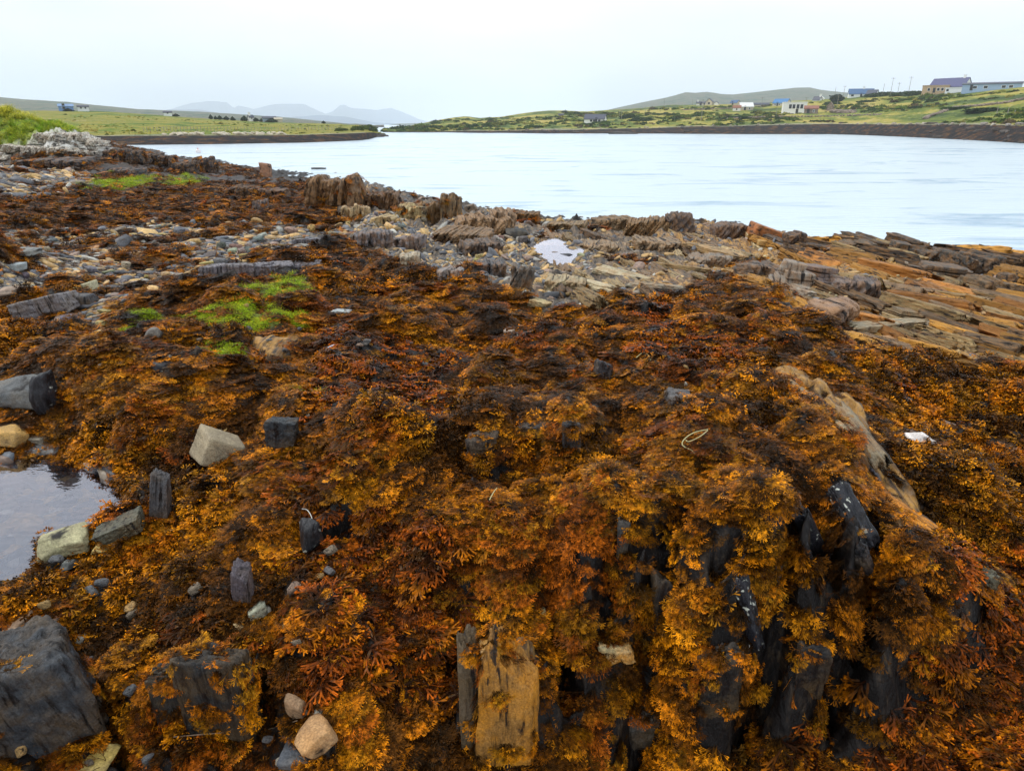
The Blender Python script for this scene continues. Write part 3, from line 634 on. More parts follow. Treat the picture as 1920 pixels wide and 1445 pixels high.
def strata(seed, W, H, D, n, lean=0., env='dome', thick=None, sub=4):
    """upright plates side by side: a head of steeply bedded rock"""
    r = np.random.default_rng(seed)
    bodies = []
    nb_ = 1 if W < 1.3 * H else 2
    for b in range(nb_):
        Wb = W * (.62 if nb_ > 1 else 1); cx = (-.2 + .42 * b) * W if nb_ > 1 else 0; ks = {'dome': 1, 'flat': 1, 'rise': .75 + .3 * b, 'fall': 1.05 - .3 * b}[env] * r.uniform(.85, 1.05)
        v, f = stone_geo(seed * 31 + b, sub=6 if D < .6 * W or W > .8 else 5, planes=9, p=9 if env == 'dome' else 15, rough=.08, box=.12, dims=(Wb, D * r.uniform(.8, 1.1), H * 1.7 * ks), nsc=1.8)
        tk = Wb / (n / nb_ * r.uniform(1.3, 1.9)); q = (v[:, 0] - lean * v[:, 2] + .18 * tk * fbm(v[:, 1] * 2 / W, v[:, 2] * 2 / W, seed * 1., 3)) / tk
        li = np.floor(q).astype(int); fr = q - li; o1 = r.uniform(-1, 1, 400); o2 = r.uniform(-1, 1, 400)
        s = sstep(.82, 1., fr); a1 = o1[li % 400] * (1 - s) + o1[(li + 1) % 400] * s; a2 = o2[li % 400] * (1 - s) + o2[(li + 1) % 400] * s
        fine = fbm(q * 2.5, v[:, 2] * 1.2 / H, v[:, 1] * 1.2 / W, 3)
        v = v.copy(); top = sstep(-.2 * H, .5 * H, v[:, 2]); v[:, 2] += H * (.13 * a1 * top + .05 * fine * top); v[:, 1] += D * (.09 * a2 + .03 * fine) * (1 + .5 * (1 - top)); v[:, 0] += cx
        crack = np.exp(-((fr - .95) / .08) ** 2); v[:, 1] += crack * D * .06
        v[:, 2] += H * .1
        bodies.append((v, f))
    return join(bodies)
def slabs(seed, W, L, H, n, tilt=.1):
    """flat beds lying on each other"""
    r = np.random.default_rng(seed); g = []; z = 0
    for i in range(n):
        t = H / n * r.uniform(.8, 1.4); s = 1 - .35 * i / n
        v, f = stone_geo(seed * 17 + i, sub=4, planes=6, p=20, rough=.035, box=.22, dims=(W * s * r.uniform(.8, 1.05), L * s * r.uniform(.8, 1.1), t * 1.25), nsc=3)
        v = v @ rotm(r.normal(0, .03), tilt + r.normal(0, .03), r.normal(0, .12)).T + np.array([r.normal(0, .08) * W, r.normal(0, .08) * L, z + t / 2]); z += t * .85
        g.append((v, f))
    return join(g)
DRAPE = []
def at_px(u, vb): return hit(u, vb)
def hero(name, u, vb, w, h, geo, mat, col, label, cat='rock', dep=1., rz=0., rx=0., ry=0., sink=.12, group=None, drape=0):
    """a rock whose foot is seen at (u, vb), w by h picture pixels large; geo is a unit rock or a function of its real size"""
    p = at_px(u, vb); slope = 0
    if p is None: print('MISS', label); return None
    d = proj(p.x, p.y, p.z)[2]; Wm = w * d / F; Hm = h * d / F
    gd = math.hypot(p.x, p.y); sa = (CAMZ - p.z) / math.hypot(gd, CAMZ - p.z); ca = math.sqrt(1 - sa * sa)
    Hm = max(.3 * Hm, (Hm - .62 * Wm * dep * sa) / ca)
    v, f = geo(Wm, Hm * (1 + sink), Wm * dep)
    v = v.copy(); v[:, 2] *= Hm * (1 + sink) / np.ptp(v[:, 2]); v[:, 2] += Hm - v[:, 2].max()
    me = rockmesh(name, v, f, mat)
    o = put(name, me, (p.x + p.x / gd * Wm * dep * .38, p.y + p.y / gd * Wm * dep * .38, p.z), (rx, ry, rz), (1, 1, 1), col, label, cat, group)
    EXC.append((u, vb - h * .5, w * .4, h * .42))
    if drape: DRAPE.append((o, drape))
    return o
G = lambda seed, **k: (lambda w, h, d: stone_geo(seed, dims=(w, d, h), **k))
GS = lambda seed, n, **k: (lambda w, h, d: strata(seed, w, h, d, n, **k))
GF = lambda seed, n, tilt=.1: (lambda w, h, d: slabs(seed, w, d, h, n, tilt))
def lay(name, u0, v0, u1, v1, w, t, seed, mat, col, label, up=.0, cat='rock', roll=0., drape=0, layered=5):
    a, b = hit(u0, v0), hit(u1, v1); m = (a + b) / 2; L = (b - a).length * 1.12; d = proj(m.x, m.y, m.z)[2]; Wm = w * d / F; T = t * d / F
    e = .04 * d; n0 = Vector((HT(m.x - e, m.y) - HT(m.x + e, m.y), HT(m.x, m.y - e) - HT(m.x, m.y + e), 2 * e)).normalized()
    X_ = (b - a).normalized(); Y_ = n0.cross(X_).normalized(); Z_ = X_.cross(Y_)
    v, f = stone_geo(seed, sub=6 if Wm * 683 / d > 40 else 5, planes=9, p=10 if mat is M_BLACK else 22, rough=.16 if mat is M_BLACK else .11, box=.12, dims=(L, Wm, T), nsc=3.2)
    q = (v[:, 1] + .25 * v[:, 2]) / (Wm / layered) + .25 * fbm(v[:, 0] * 2 / L, v[:, 2] * 2 / Wm, seed * 1., 3); li = np.floor(q).astype(int); fr = q - li
    o = np.random.default_rng(seed).uniform(-1, 1, (2, 64)); s = sstep(.8, 1, fr); v[:, 2] += T * .16 * (o[0][li % 64] * (1 - s) + o[0][(li + 1) % 64] * s); v[:, 0] += L * .05 * (o[1][li % 64] * (1 - s) + o[1][(li + 1) % 64] * s)
    M = Matrix((X_, Y_, Z_)).transposed() @ Matrix.Rotation(roll, 3, 'X')
    v = v[:, [1, 0, 2]] * np.array([-1, 1, 1]); M = M @ Matrix.Rotation(R(-90), 3, 'Z')
    o = put(name, rockmesh(name, v, f, mat), m + Z_ * up * T, M.to_euler(), (1, 1, 1), col, label, cat)
    for k in range(6):
        s = k / 5; EXC.append((u0 + (u1 - u0) * s, v0 + (v1 - v0) * s - t * .3, w * (.62 if mat is M_BLACK else .38), w * (.55 if mat is M_BLACK else .3)))
    if drape: DRAPE.append((o, drape))
def near_rocks():
    lay('tilted_slab', 1465, 708, 1580, 812, 42, 22, 94, M_OCHRE, (.27, .23, .14), 'long pale ochre slab sloping down the right side of the front ridge', -.1, roll=.3, layered=9, drape=.5)
    lay('tilted_slab', 1575, 770, 1650, 870, 42, 26, 194, M_STRATA, (.22, .18, .12), 'grey tan slab lying right of the long pale ochre slab', .0, roll=.35)
    lay('tilted_slab', 1645, 925, 1750, 1005, 56, 26, 95, M_OCHRE, (.42, .17, .03), 'orange stained slab at the lower right end of the front ridge', -.05, roll=.35, layered=8, drape=.2)
    lay('tilted_slab', 1530, 760, 1640, 915, 26, 30, 96, M_SLATE, (.05, .055, .08), 'blue black slab edge running beside the long pale ochre slab', .15, roll=.2, layered=2)
    lay('tilted_slab', 1765, 800, 1925, 858, 34, 16, 97, M_STRATA, (.22, .15, .12), 'long flat brown slab crossing the wrack at the right edge', .2)
    lay('tilted_slab', 1560, 925, 1615, 1030, 46, 40, 71, M_BLACK, BLACK, 'smooth black rib of rock with white lichen dots beside the snail shell', .45, layered=3)
    lay('tilted_slab', 1480, 965, 1520, 1045, 40, 34, 72, M_BLACK, BLACK, 'black rock rib splashed with white and orange lichen', .45, layered=4)
    lay('tilted_slab', 1380, 1085, 1408, 1200, 30, 30, 75, M_BLACK, BLACK, 'tall black tooth of rock dotted with lichen in the front face', .45, layered=2)
    lay('tilted_slab', 1600, 1030, 1615, 1075, 34, 30, 74, M_SLATE, (.03, .032, .04), 'blunt black stone block at the foot of the lichened rib', .3, layered=2)
    for k, (a, b, c, d, w, t, col, lab) in enumerate([
        (1575,478,1655,512,26,14,(.55,.36,.1),'yellow tilted bed running down toward the viewer on the terrace'),(1620,478,1690,512,20,12,(.5,.31,.09),'second yellow tilted bed beside the first on the terrace'),(1440,492,1570,488,26,10,(.52,.33,.1),'long orange yellow bed along the top of the terrace'),
        (1395,432,1420,470,14,12,(.45,.36,.2),'pale tan beds slanting left of the orange slab'),(1480,540,1530,560,40,16,(.3,.27,.23),'smooth pale grey slab at the wrack edge'),
        (1050,520,1150,545,40,14,(.5,.44,.3),'pale cream slab below the rock pool'),(1120,505,1210,530,36,14,(.45,.4,.28),'cream grey slab right of the rock pool'),(1180,535,1290,545,30,12,(.33,.3,.24),'long grey slab at the edge of the wrack'),(990,566,1030,576,30,14,(.5,.42,.24),'pale yellow block at the wrack edge below the slabs'),
        (1220,500,1320,512,26,14,(.4,.3,.16),'tan brown slab between the pool and the terrace'),(1290,460,1400,490,30,14,(.38,.27,.14),'brown bed sloping from the water corner'),
        (1700,560,1900,575,40,16,(.45,.26,.11),'long orange brown bed near the right edge'),(1720,600,1920,590,36,16,(.5,.3,.12),'upper orange bed reaching the right edge'),(1660,640,1860,630,34,14,(.42,.24,.12),'smooth orange brown slab at the right'),(1620,655,1780,678,26,12,(.4,.22,.1),'narrow orange bed beside the wrack at the right'),(1780,640,1925,655,40,16,(.34,.21,.13),'broad brown slab at the right edge of the terrace'),
        (1600,618,1720,606,36,16,(.33,.29,.2),'grey yellow slab in the middle of the terrace'),(1730,612,1830,618,30,14,(.25,.22,.17),'grey brown slab on the lower terrace')]):
        lay('rock_bed', a, b, c, d, w, t, 800 + k, M_STRATA, col, lab, .15, layered=6)

    B = dict(sub=6, planes=9, p=20, rough=.075, box=.16, nsc=2.2)
    hero('slate_block', 112, 1405, 205, 225, G(11, **B), M_SLATE, (.045, .05, .06), 'large dark slate block with blue grey top at the lower left corner', dep=.75, rz=.5, ry=-.2, sink=.2, drape=.12)
    hero('slate_block', 428, 1385, 135, 170, G(12, **B), M_SLATE, (.026, .026, .027), 'upright dark slate block half hung with wrack beside the bottom puddle', dep=.5, rz=-.1, sink=.3, drape=.6)
    hero('slate_block', 345, 1360, 80, 110, G(131, **B), M_SLATE, (.03, .03, .03), 'dark slab face behind hanging wrack between the two slate blocks', dep=.5, rz=.1, sink=.4, drape=.8)
    hero('boulder', 404, 878, 84, 72, G(13, sub=5, planes=6, p=26, rough=.02, box=.3), M_STONE, (.3, .25, .17), 'blunt tan stone with a flat grey oval face turned to the right', dep=.9, rz=.5, ry=.45)
    hero('flat_stone', 402, 808, 62, 12, G(14, sub=4), M_STONE, (.5, .32, .1), 'thin ochre stone lying behind the blunt tan stone', dep=.6)
    hero('flat_stone', 440, 826, 44, 16, G(15, sub=4), M_STONE, DGREY, 'dark pointed stone tucked behind the blunt tan stone', dep=.7)
    hero('upright_stone', 303, 970, 36, 92, G(16, **B), M_SLATE, (.09, .09, .1), 'narrow grey slab standing on edge right of the left pool', dep=.8, ry=.18)
    hero('flat_stone', 243, 1010, 92, 48, G(17, **B), M_SLATE, (.1, .1, .075), 'long mossy grey slab leaning below the standing slab', dep=.6, rz=.3, ry=-.38)
    hero('boulder', 128, 1042, 88, 58, G(18, sub=5, planes=7, p=20, rough=.04), M_STONE, (.42, .4, .24), 'cream and yellow boulder at the lower edge of the left pool', dep=.9, rz=.4)
    hero('pebble', 198, 1037, 36, 20, G(19, sub=4), M_STONE, (.55, .42, .14), 'small yellow pebble right of the cream boulder')
    hero('flat_stone', 120, 1070, 50, 18, G(20, sub=4), M_STONE, (.22, .24, .24), 'flat grey stone just below the cream boulder', dep=.8)
    hero('pebble', 152, 980, 44, 24, G(21, sub=4), M_STONE, PINK, 'rounded pinkish stone on the right rim of the left pool')
    hero('boulder', 18, 838, 72, 44, G(22, sub=5, rough=.02), M_STONE, (.55, .33, .1), 'rounded orange ochre boulder above the left pool', dep=.8)
    hero('flat_stone', 76, 832, 72, 28, G(23, sub=5, **{'planes': 7}), M_STONE, (.25, .23, .19), 'grey beige slab right of the orange ochre boulder', dep=.8)
    hero('flat_stone', 74, 856, 84, 28, G(24, sub=5), M_STONE, (.16, .17, .19), 'flat dark blue grey slab at the top edge of the left pool', dep=.7)
    hero('boulder', 20, 1215, 110, 62, G(25, sub=5, rough=.05), M_STONE, (.3, .19, .12), 'pinkish brown flat boulder at the left edge above the slate block', dep=.9, ry=-.3)
    hero('boulder', 457, 1133, 40, 82, G(26, **B), M_SLATE, (.1, .085, .1), 'dark purple grey block standing among wrack above two pale stones', dep=.9, ry=.12)
    hero('pebble', 489, 1157, 48, 36, G(27, sub=4, planes=6, p=26, rough=.02), M_STONE, (.4, .42, .32), 'pale greenish grey angular stone below the purple grey block', rz=.3, ry=-.5)
    hero('pebble', 458, 1192, 48, 40, G(28, sub=4, planes=6, p=20, rough=.03), M_STONE, (.52, .38, .2), 'pale yellow rounded stone just below the pale greenish stone')
    hero('pebble', 558, 1350, 38, 48, G(29, sub=4, rough=.04), M_STONE, (.26, .16, .09), 'brown knobbly stone poking from wrack near the bottom')
    hero('pebble', 608, 1405, 66, 62, G(30, sub=5, planes=6, p=24, rough=.02), M_STONE, (.5, .28, .12), 'banded orange tan stone leaning at the right of the bottom puddle', rz=.6, ry=-.6)
    hero('pebble', 553, 1388, 44, 28, G(31, sub=4), M_STONE, (.3, .1, .045), 'rust red stone under the brown knobbly stone')
    hero('flat_stone', 570, 1440, 80, 40, G(32, sub=4, planes=6, p=24, box=.3), M_STONE, (.07, .08, .1), 'dark blue stone cut off by the bottom edge of the view')
    hero('flat_stone', 186, 1450, 84, 34, G(33, sub=4, planes=6, p=24, box=.3), M_STONE, (.5, .36, .1), 'yellow stone at the bottom edge below the slate block')
    hero('boulder', 55, 770, 105, 72, G(34, sub=5, planes=8, p=18, rough=.05), M_STONE, (.13, .14, .15), 'large grey boulder with pale crust at the left edge', dep=.8)
    hero('boulder', 95, 785, 60, 92, G(35, sub=5, planes=8, p=18, rough=.05), M_BLACK, (.03, .03, .036), 'black rock behind the large grey boulder', dep=.8)
    hero('boulder', 532, 845, 60, 68, G(36, **B), M_SLATE, (.035, .04, .048), 'black blunt rock under a wrack mound right of the blunt tan stone', dep=.8, ry=.1)
    hero('boulder', 585, 1035, 44, 62, G(37, sub=5, rough=.03), M_BLACK, (.03, .03, .034), 'black rounded rock with a pale strand on top', dep=.9)
    hero('boulder', 95, 590, 118, 42, G(38, sub=5, planes=7, p=22, rough=.04, box=.25), M_SLATE, (.2, .19, .21), 'large grey boulder resting on dark stones among the left cobbles', dep=.7, ry=-.22, sink=.3)
    hero('boulder', 150, 580, 70, 32, G(39, sub=4, planes=7, p=22), M_SLATE, (.05, .05, .06), 'dark boulder right of the large grey boulder', dep=.7)
    hero('boulder', 168, 548, 34, 20, G(40, sub=4, planes=6, p=24, box=.3), M_STONE, (.6, .57, .38), 'pale cream block standing out of the left cobbles', dep=.9, ry=-.3)
    hero('boulder', 30, 508, 36, 16, G(41, sub=4, planes=6, p=24, box=.3), M_STONE, (.32, .38, .42), 'pale blue grey slab near the left edge of the cobbles')
    hero('boulder', 20, 560, 42, 24, G(42, sub=4), M_STONE, (.32, .24, .19), 'beige rounded stone at the left edge of the cobbles')
    hero('boulder', 45, 480, 56, 15, G(43, sub=4, box=.3), M_STONE, (.2, .22, .23), 'long grey slab at the upper left of the cobbles')
    hero('boulder', 290, 634, 28, 22, G(44, sub=4), M_STONE, (.16, .15, .14), 'lone grey brown stone on the wrack below the small green patch')
    hero('boulder', 305, 705, 52, 34, G(45, sub=4, rough=.05), M_BLACK, (.03, .03, .035), 'black rock showing through the top of the left wrack mound')
    hero('flat_stone', 640, 588, 40, 9, G(46, sub=4), M_STONE, (.42, .47, .5), 'thin pale slate lying on the wrack right of the green algae', dep=.5, ry=.1)
    hero('flat_stone', 620, 660, 28, 14, G(47, sub=4), M_STONE, (.36, .38, .46), 'small lilac grey stone on the wrack below the thin pale slate', ry=-.4)
    hero('flat_stone', 683, 648, 32, 12, G(48, sub=4), M_STONE, (.18, .17, .17), 'grey wedge of stone half buried in the wrack', ry=-.2)
    hero('pebble', 958, 630, 34, 16, G(49, sub=4), M_STONE, (.3, .24, .2), 'pinkish grey stone on the middle of the wrack field')
    hero('pebble', 978, 632, 20, 8, G(50, sub=3), M_STONE, (.5, .5, .46), 'small white stone beside the pinkish grey stone')
    hero('pebble', 876, 905, 26, 14, G(51, sub=4), M_STONE, (.35, .42, .5), 'small blue grey stone in the hollow behind the front ridge')
    hero('pebble', 1010, 1152, 26, 12, G(52, sub=4), M_STONE, (.6, .56, .3), 'small cream pebble below the face of the front ridge')
    hero('snail_shell', 1609, 960, 17, 17, G(53, sub=3, planes=16, p=6, rough=.01), M_STONE, (.62, .5, .26), 'round yellow sea snail beside the black lichened rock', cat='shell')
    hero('snail_shell', 1789, 688, 12, 10, G(54, sub=3, planes=16, p=6, rough=.01), M_STONE, (.6, .6, .2), 'yellow green sea snail on wrack at the right', cat='shell')
    hero('pebble', 1478, 715, 14, 8, G(55, sub=3, planes=16, p=8), M_STONE, (.7, .66, .55), 'white pebble lying on the tilted ochre slab')
    hero('pebble', 1681, 762, 14, 10, G(56, sub=3, planes=16, p=8), M_STONE, (.6, .5, .2), 'yellow pebble in the wrack hollow right of the tilted slab')
    hero('pebble', 1694, 756, 22, 14, G(57, sub=3), M_STONE, DGREY, 'dark pebble beside the yellow pebble in the hollow')
    hero('flat_stone', 1716, 838, 46, 26, G(58, sub=4, rough=.08), M_STONE, (.62, .58, .58), 'white and pink crusted stone on the small gravel patch at the right')
    hero('flat_stone', 1697, 818, 44, 18, G(59, sub=4), M_STONE, (.28, .19, .15), 'reddish grey stone above the white crusted stone')
    hero('flat_stone', 1735, 806, 34, 10, G(60, sub=4), M_STONE, DGREY, 'flat dark stone right of the reddish grey stone')
    # the seaweed covered ridge: black heads of rock breaking through
    def head(u, vb, w, h, s, lab, col=BLACK, mat=None, **k):
        hero('rib_rock', u, vb, w, h, G(s, sub=5, planes=10, p=12, rough=.13, box=.2, nsc=1.8), mat or M_BLACK, col, lab, dep=k.pop('dep', 1.5), sink=k.pop('sink', .35), drape=k.pop('drape', .16), **k)
    head(1550, 1060, 34, 90, 73, 'black rib with a white lichened edge between the two lichened ribs', rz=.2, ry=.3)
    head(1395, 1010, 38, 40, 76, 'small black rock above the tall black tooth', rz=.2)
    head(1438, 1105, 24, 60, 77, 'slim black rock splinter right of the tall black tooth', ry=.15)
    head(1320, 890, 70, 22, 78, 'low dark rock showing on top of the front ridge', (.05, .05, .06))
    head(1166, 1030, 26, 60, 79, 'dark rock edge at a cleft in the front ridge', (.045, .05, .055), M_SLATE, dep=.8)
    head(1245, 1180, 62, 110, 80, 'dark grey rock wall under the hanging wrack of the front ridge', (.022, .02, .02), M_SLATE, dep=.6, drape=.5)
    head(1340, 1330, 75, 120, 81, 'dark rock pillar at the foot of the front ridge', (.018, .017, .017), M_SLATE, dep=.6, drape=.6)
    head(1510, 1290, 60, 95, 82, 'black rock buttress under the hanging wrack right of the pillar', (.014, .013, .014), M_SLATE, dep=.6, drape=.6)
    head(1270, 760, 50, 32, 83, 'grey rock tip breaking the wrack behind the front ridge', (.09, .085, .09), M_SLATE)
    head(905, 850, 60, 44, 84, 'dark rock face under the second rib of wrack', (.06, .045, .035), M_SLATE, dep=.6)
    head(1000, 830, 62, 40, 85, 'dark cracked rock under the second rib right of the first face', (.05, .045, .045), M_SLATE, dep=.6)
    head(1070, 845, 36, 60, 86, 'upright dark rock at the right end of the second rib', (.05, .05, .055), M_SLATE, dep=.7)
    head(1130, 720, 40, 50, 87, 'dark split rock under a wrack mound in the middle distance', (.05, .045, .05), M_SLATE, dep=.7)
    head(1735, 1085, 56, 22, 88, 'blue grey flat rock showing through wrack right of the ridge', (.12, .14, .2), M_SLATE)
    head(1845, 1100, 28, 40, 89, 'olive grey rock at the right flank of the ridge', (.12, .12, .09), M_SLATE)
    head(1185, 1390, 120, 90, 90, 'dark ledge with a cream and orange crust at the bottom middle', (.06, .055, .05), M_SLATE, dep=.7)
    head(1150, 1240, 70, 48, 91, 'cream rock with an orange crusted top under the front ridge', (.3, .26, .15), M_OCHRE, dep=.8)
    hero('ochre_rock_face', 955, 1430, 125, 215, G(92, sub=6, planes=6, p=16, rough=.07, box=.2, nsc=2.4), M_OCHRE, (.26, .13, .035), 'broad ochre stained rock face hung with wrack at the bottom middle', dep=.45, sink=.3, drape=.45)
    head(885, 1400, 46, 190, 93, 'grey brown rock edge left of the ochre stained face', (.1, .075, .05), M_SLATE, dep=.8, sink=.2)
    # the long tilted slab beside the ridge
    # cross wall of grey slate left of the middle
    hero('slate_wall', 490, 522, 225, 34, lambda w, h, d: strata(201, w, h, d, 14, env='flat'), M_SLATE, (.2, .19, .22), 'long grey wall of cracked slate crossing the cobbles', dep=.16, rz=.32, sink=.2)
    hero('slate_wall', 590, 462, 80, 18, lambda w, h, d: strata(202, w, h, d, 7, env='flat'), M_SLATE, (.2, .2, .24), 'short grey slate ledge behind the long slate wall', dep=.3, rz=.15, sink=.2)
def outcrops():
    L = [  # u, foot v, w, h, plates, shape, colour, words
     (634,385,100,62,9,'dome',(0.18,0.11,0.06),'large domed rock head with upright beds by the water'),
     (711,392,82,36,10,'dome',(0.12,0.07,0.04),'dark domed rock head with fine upright beds'),
     (846,412,42,50,5,'dome',(0.16,0.11,0.06),'rounded pillar of bedded rock against the water'),
     (803,412,52,36,5,'rise',(0.19,0.12,0.06),'bedded rock leaning on the rounded pillar'),
     (772,412,50,32,5,'flat',(.42,.34,.18),'pale yellow bedded rock left of the rounded pillar'),
     (668,412,52,32,5,'flat',(.4,.3,.17),'pale tan bedded rock below the large domed head'),
     (720,425,46,24,4,'flat',(.42,.33,.18),'yellowish broken rock below the dark domed head'),
     (905,440,110,44,12,'dome',(0.25,0.16,0.09),'broad brown rock head with slanting beds'),
     (870,458,110,36,12,'fall',(0.19,0.13,0.08),'grey brown slanting beds in front of the broad head'),
     (940,432,52,44,6,'fall',(.27,.19,.13),'pinkish brown slanting beds at the water edge'),
     (985,418,62,26,5,'flat',(.13,.08,.04),'dark rock with an orange flank at the water'),
     (900,480,80,34,9,'flat',(.1,.085,.08),'dark toothed ridge of upright beds among stones'),
     (765,470,62,34,6,'rise',(.2,.18,.19),'grey upright beds in the stony hollow'),
     (700,462,70,34,7,'dome',(.13,.13,.15),'blue grey rock head in the stony hollow'),
     (1065,432,70,20,6,'flat',(.22,.16,.09),'low brown bedded rock at the water'),
     (1150,430,80,26,7,'flat',(.17,.12,.07),'low dark brown rock line at the water'),
     (1215,440,90,36,10,'rise',(0.19,0.12,0.06),'steep slanting beds rising to a corner by the water'),
     (1272,438,50,42,5,'dome',(.1,.08,.075),'square dark rock head against the water'),
     (1130,478,100,30,10,'dome',(.26,.19,.12),'tan slanting beds behind the rock pool'),
     (1230,470,90,30,9,'fall',(.24,.18,.12),'brown slanting beds right of the rock pool'),
     (1365,446,60,32,6,'dome',(.12,.09,.08),'dark rock mound left of the orange slab'),
     (1490,455,38,24,4,'dome',(.06,.05,.05),'black rounded rocks right of the orange slab'),
     (1598,475,66,26,6,'flat',(.09,.07,.05),'dark blocky rock edge along the water'),
     (1640,478,50,30,5,'flat',(.2,.15,.06),'yellow green topped rock block by the water'),
     (1685,486,62,36,6,'flat',(.07,.06,.05),'black block of rock standing by the water'),
     (1745,492,60,30,6,'dome',(.06,.055,.05),'dark rock heads before the last big block'),
     (1815,520,90,52,7,'flat',(.06,.055,.05),'big black square block at the right of the shore'),
     (1760,530,110,44,9,'fall',(.09,.07,.055),'black slanting rock with white specks at the right'),
     (1850,552,80,38,7,'fall',(.11,.08,.05),'dark brown rock falling to the right edge'),
     (1900,535,50,28,5,'dome',(.07,.06,.05),'dark rock lump at the right edge of the shore'),
     (1530,530,100,40,8,'rise',(.15,.12,.12),'grey brown rock hump behind the wrack'),
     (1600,560,80,44,8,'dome',(.13,.11,.11),'grey rock with upright cracks beside the yellow beds'),
     (1560,600,90,44,6,'dome',(.27,.18,.13),'pinkish rounded rock hump near the wrack edge'),
     (1480,545,80,60,5,'fall',(.26,.23,.2),'large pale grey tilted slab at the wrack edge'),
     (1420,520,80,34,8,'fall',(.12,.1,.09),'dark slanting beds above the pale grey slab'),
     (1330,500,80,28,6,'dome',(.2,.17,.14),'grey brown rock mound right of the rock pool'),
     (1700,600,70,26,5,'flat',(.2,.15,.09),'brown block with a flat top on the yellow beds'),
     (980,540,44,46,7,'rise',(.12,.11,.1),'dark upright beds at the edge of the wrack'),
     (920,515,60,30,9,'flat',(.1,.1,.11),'dark slate teeth above the wrack edge'),
     (845,525,50,26,5,'flat',(.24,.22,.22),'pale grey blocks at the wrack edge'),
     (770,500,40,28,4,'flat',(.36,.32,.25),'pale upright stones at the edge of the wrack'),
     (1060,545,80,30,7,'flat',(.33,.28,.18),'pale yellow grey blocks below the rock pool'),
     (490,394,30,22,4,'dome',(.13,.12,.13),'small grey upright stone in the back wrack'),
     (460,372,60,26,6,'dome',(.06,.04,.03),'dark brown rock lump by the inlet'),
     (515,372,50,20,5,'flat',(.08,.05,.04),'low dark rock behind the standing block'),
     (386,325,44,32,6,'dome',(.03,.03,.036),'black rock teeth at the tip of the left shore'),
     (350,326,46,26,6,'dome',(.035,.035,.04),'black broken rocks left of the rock teeth'),
     (300,312,60,26,7,'fall',(.03,.03,.036),'black rock slope on the left shore'),
     (240,306,70,28,7,'fall',(.04,.04,.045),'dark grey rock shelf below the white rocks'),
     (110,316,110,22,5,'dome',(.05,.05,.06),'long smooth dark rock below the white rocks'),
     (240,330,60,16,6,'dome',(.07,.075,.09),'blue grey tumbled rocks on the left shore'),
    ]
    for k, (u, v, w, h, n, env, col, lab) in enumerate(L):
        flatr = u > 1050 and (k % 2)
        hero('rock_outcrop', u, v, w, h, GS(300 + k, n, lean=.12 if u < 850 else .45, env=env, sub=3) if not (u > 1330 and v > 470 and k % 3 == 0) else GF(300 + k, 4, .2), M_STRATA, col, lab, cat='rock outcrop', dep=.9, rz=.25 * math.sin(k * 3), sink=.3, drape=.25 if v < 420 and u < 1000 else 0)
    hero('orange_slab', 1432, 448, 66, 26, G(401, sub=5, planes=6, p=24, rough=.03, box=.28), M_STONE, (.36, .125, .035), 'orange red slab tilted toward the water at the shore crest', dep=.8, ry=.36, rz=.1, sink=.5)
    hero('boulder', 1432, 462, 28, 14, G(402, sub=4, planes=6, p=24, box=.3), M_STONE, (.42, .26, .09), 'small square tan block under the orange slab')
    hero('flat_stone', 1478, 462, 52, 10, G(403, sub=4), M_STONE, (.11, .1, .11), 'flat dark grey slab right of the small square block')
    hero('standing_block', 500, 333, 24, 27, G(404, sub=4, planes=5, p=24, rough=.05, box=.3), M_STONE, (.34, .17, .1), 'square upright block of pink brown rock at the water', dep=.8, ry=.06)
    hero('boulder', 970, 446, 46, 18, G(406, sub=4), M_STONE, (.045, .045, .045), 'dark oval boulder in front of the orange flanked rock', dep=.7)
    hero('fallen_slab', 863+20, 397, 28, 14, G(407, sub=4, box=.3), M_STONE, (.17, .12, .08), 'fallen brown slab right of the rounded pillar', ry=-.25)
# free slabs and stones
STP = [rockmesh('stone_shape', *stone_geo(500 + i, sub=3, planes=5 + i % 6, p=10 + 3 * (i % 5), rough=.03, dims=(1, 1, 1)), M_STONE) for i in range(12)]
def layered(seed, n):
    v, f = stone_geo(seed, sub=5, planes=6 + n % 3, p=18, rough=.07, box=.2, dims=(1, 1, 1), nsc=2.4); r = np.random.default_rng(seed)
    q = (v[:, 0] + .35 * v[:, 2]) * n + .3 * fbm(v[:, 1] * 2, v[:, 2] * 2, seed * 1., 3); li = np.floor(q).astype(int); fr = q - li; o = r.uniform(-1, 1, (2, 64)); s = sstep(.8, 1, fr)
    v[:, 2] += .22 * (o[0][li % 64] * (1 - s) + o[0][(li + 1) % 64] * s) - .1 * np.exp(-((fr - .95) / .07) ** 2); v[:, 1] += .12 * (o[1][li % 64] * (1 - s) + o[1][(li + 1) % 64] * s)
    return v, f
SLP = [rockmesh('slab_shape', *layered(540 + i, 4 + i % 5), M_STRATA) for i in range(10)]
SLS = [rockmesh('slate_shape', *stone_geo(580 + i, sub=3, planes=7, p=20, rough=.03, box=.3, dims=(1, 1, 1)), M_STONE) for i in range(6)]
PALC = [((.55, .34, .13), 'tan'), ((.15, .15, .165), 'grey'), ((.09, .09, .1), 'dark grey'), ((.5, .32, .12), 'ochre'), ((.3, .2, .15), 'reddish brown'), ((.42, .4, .35), 'pale grey'), ((.13, .145, .17), 'blue grey'), ((.24, .19, .14), 'brown')]
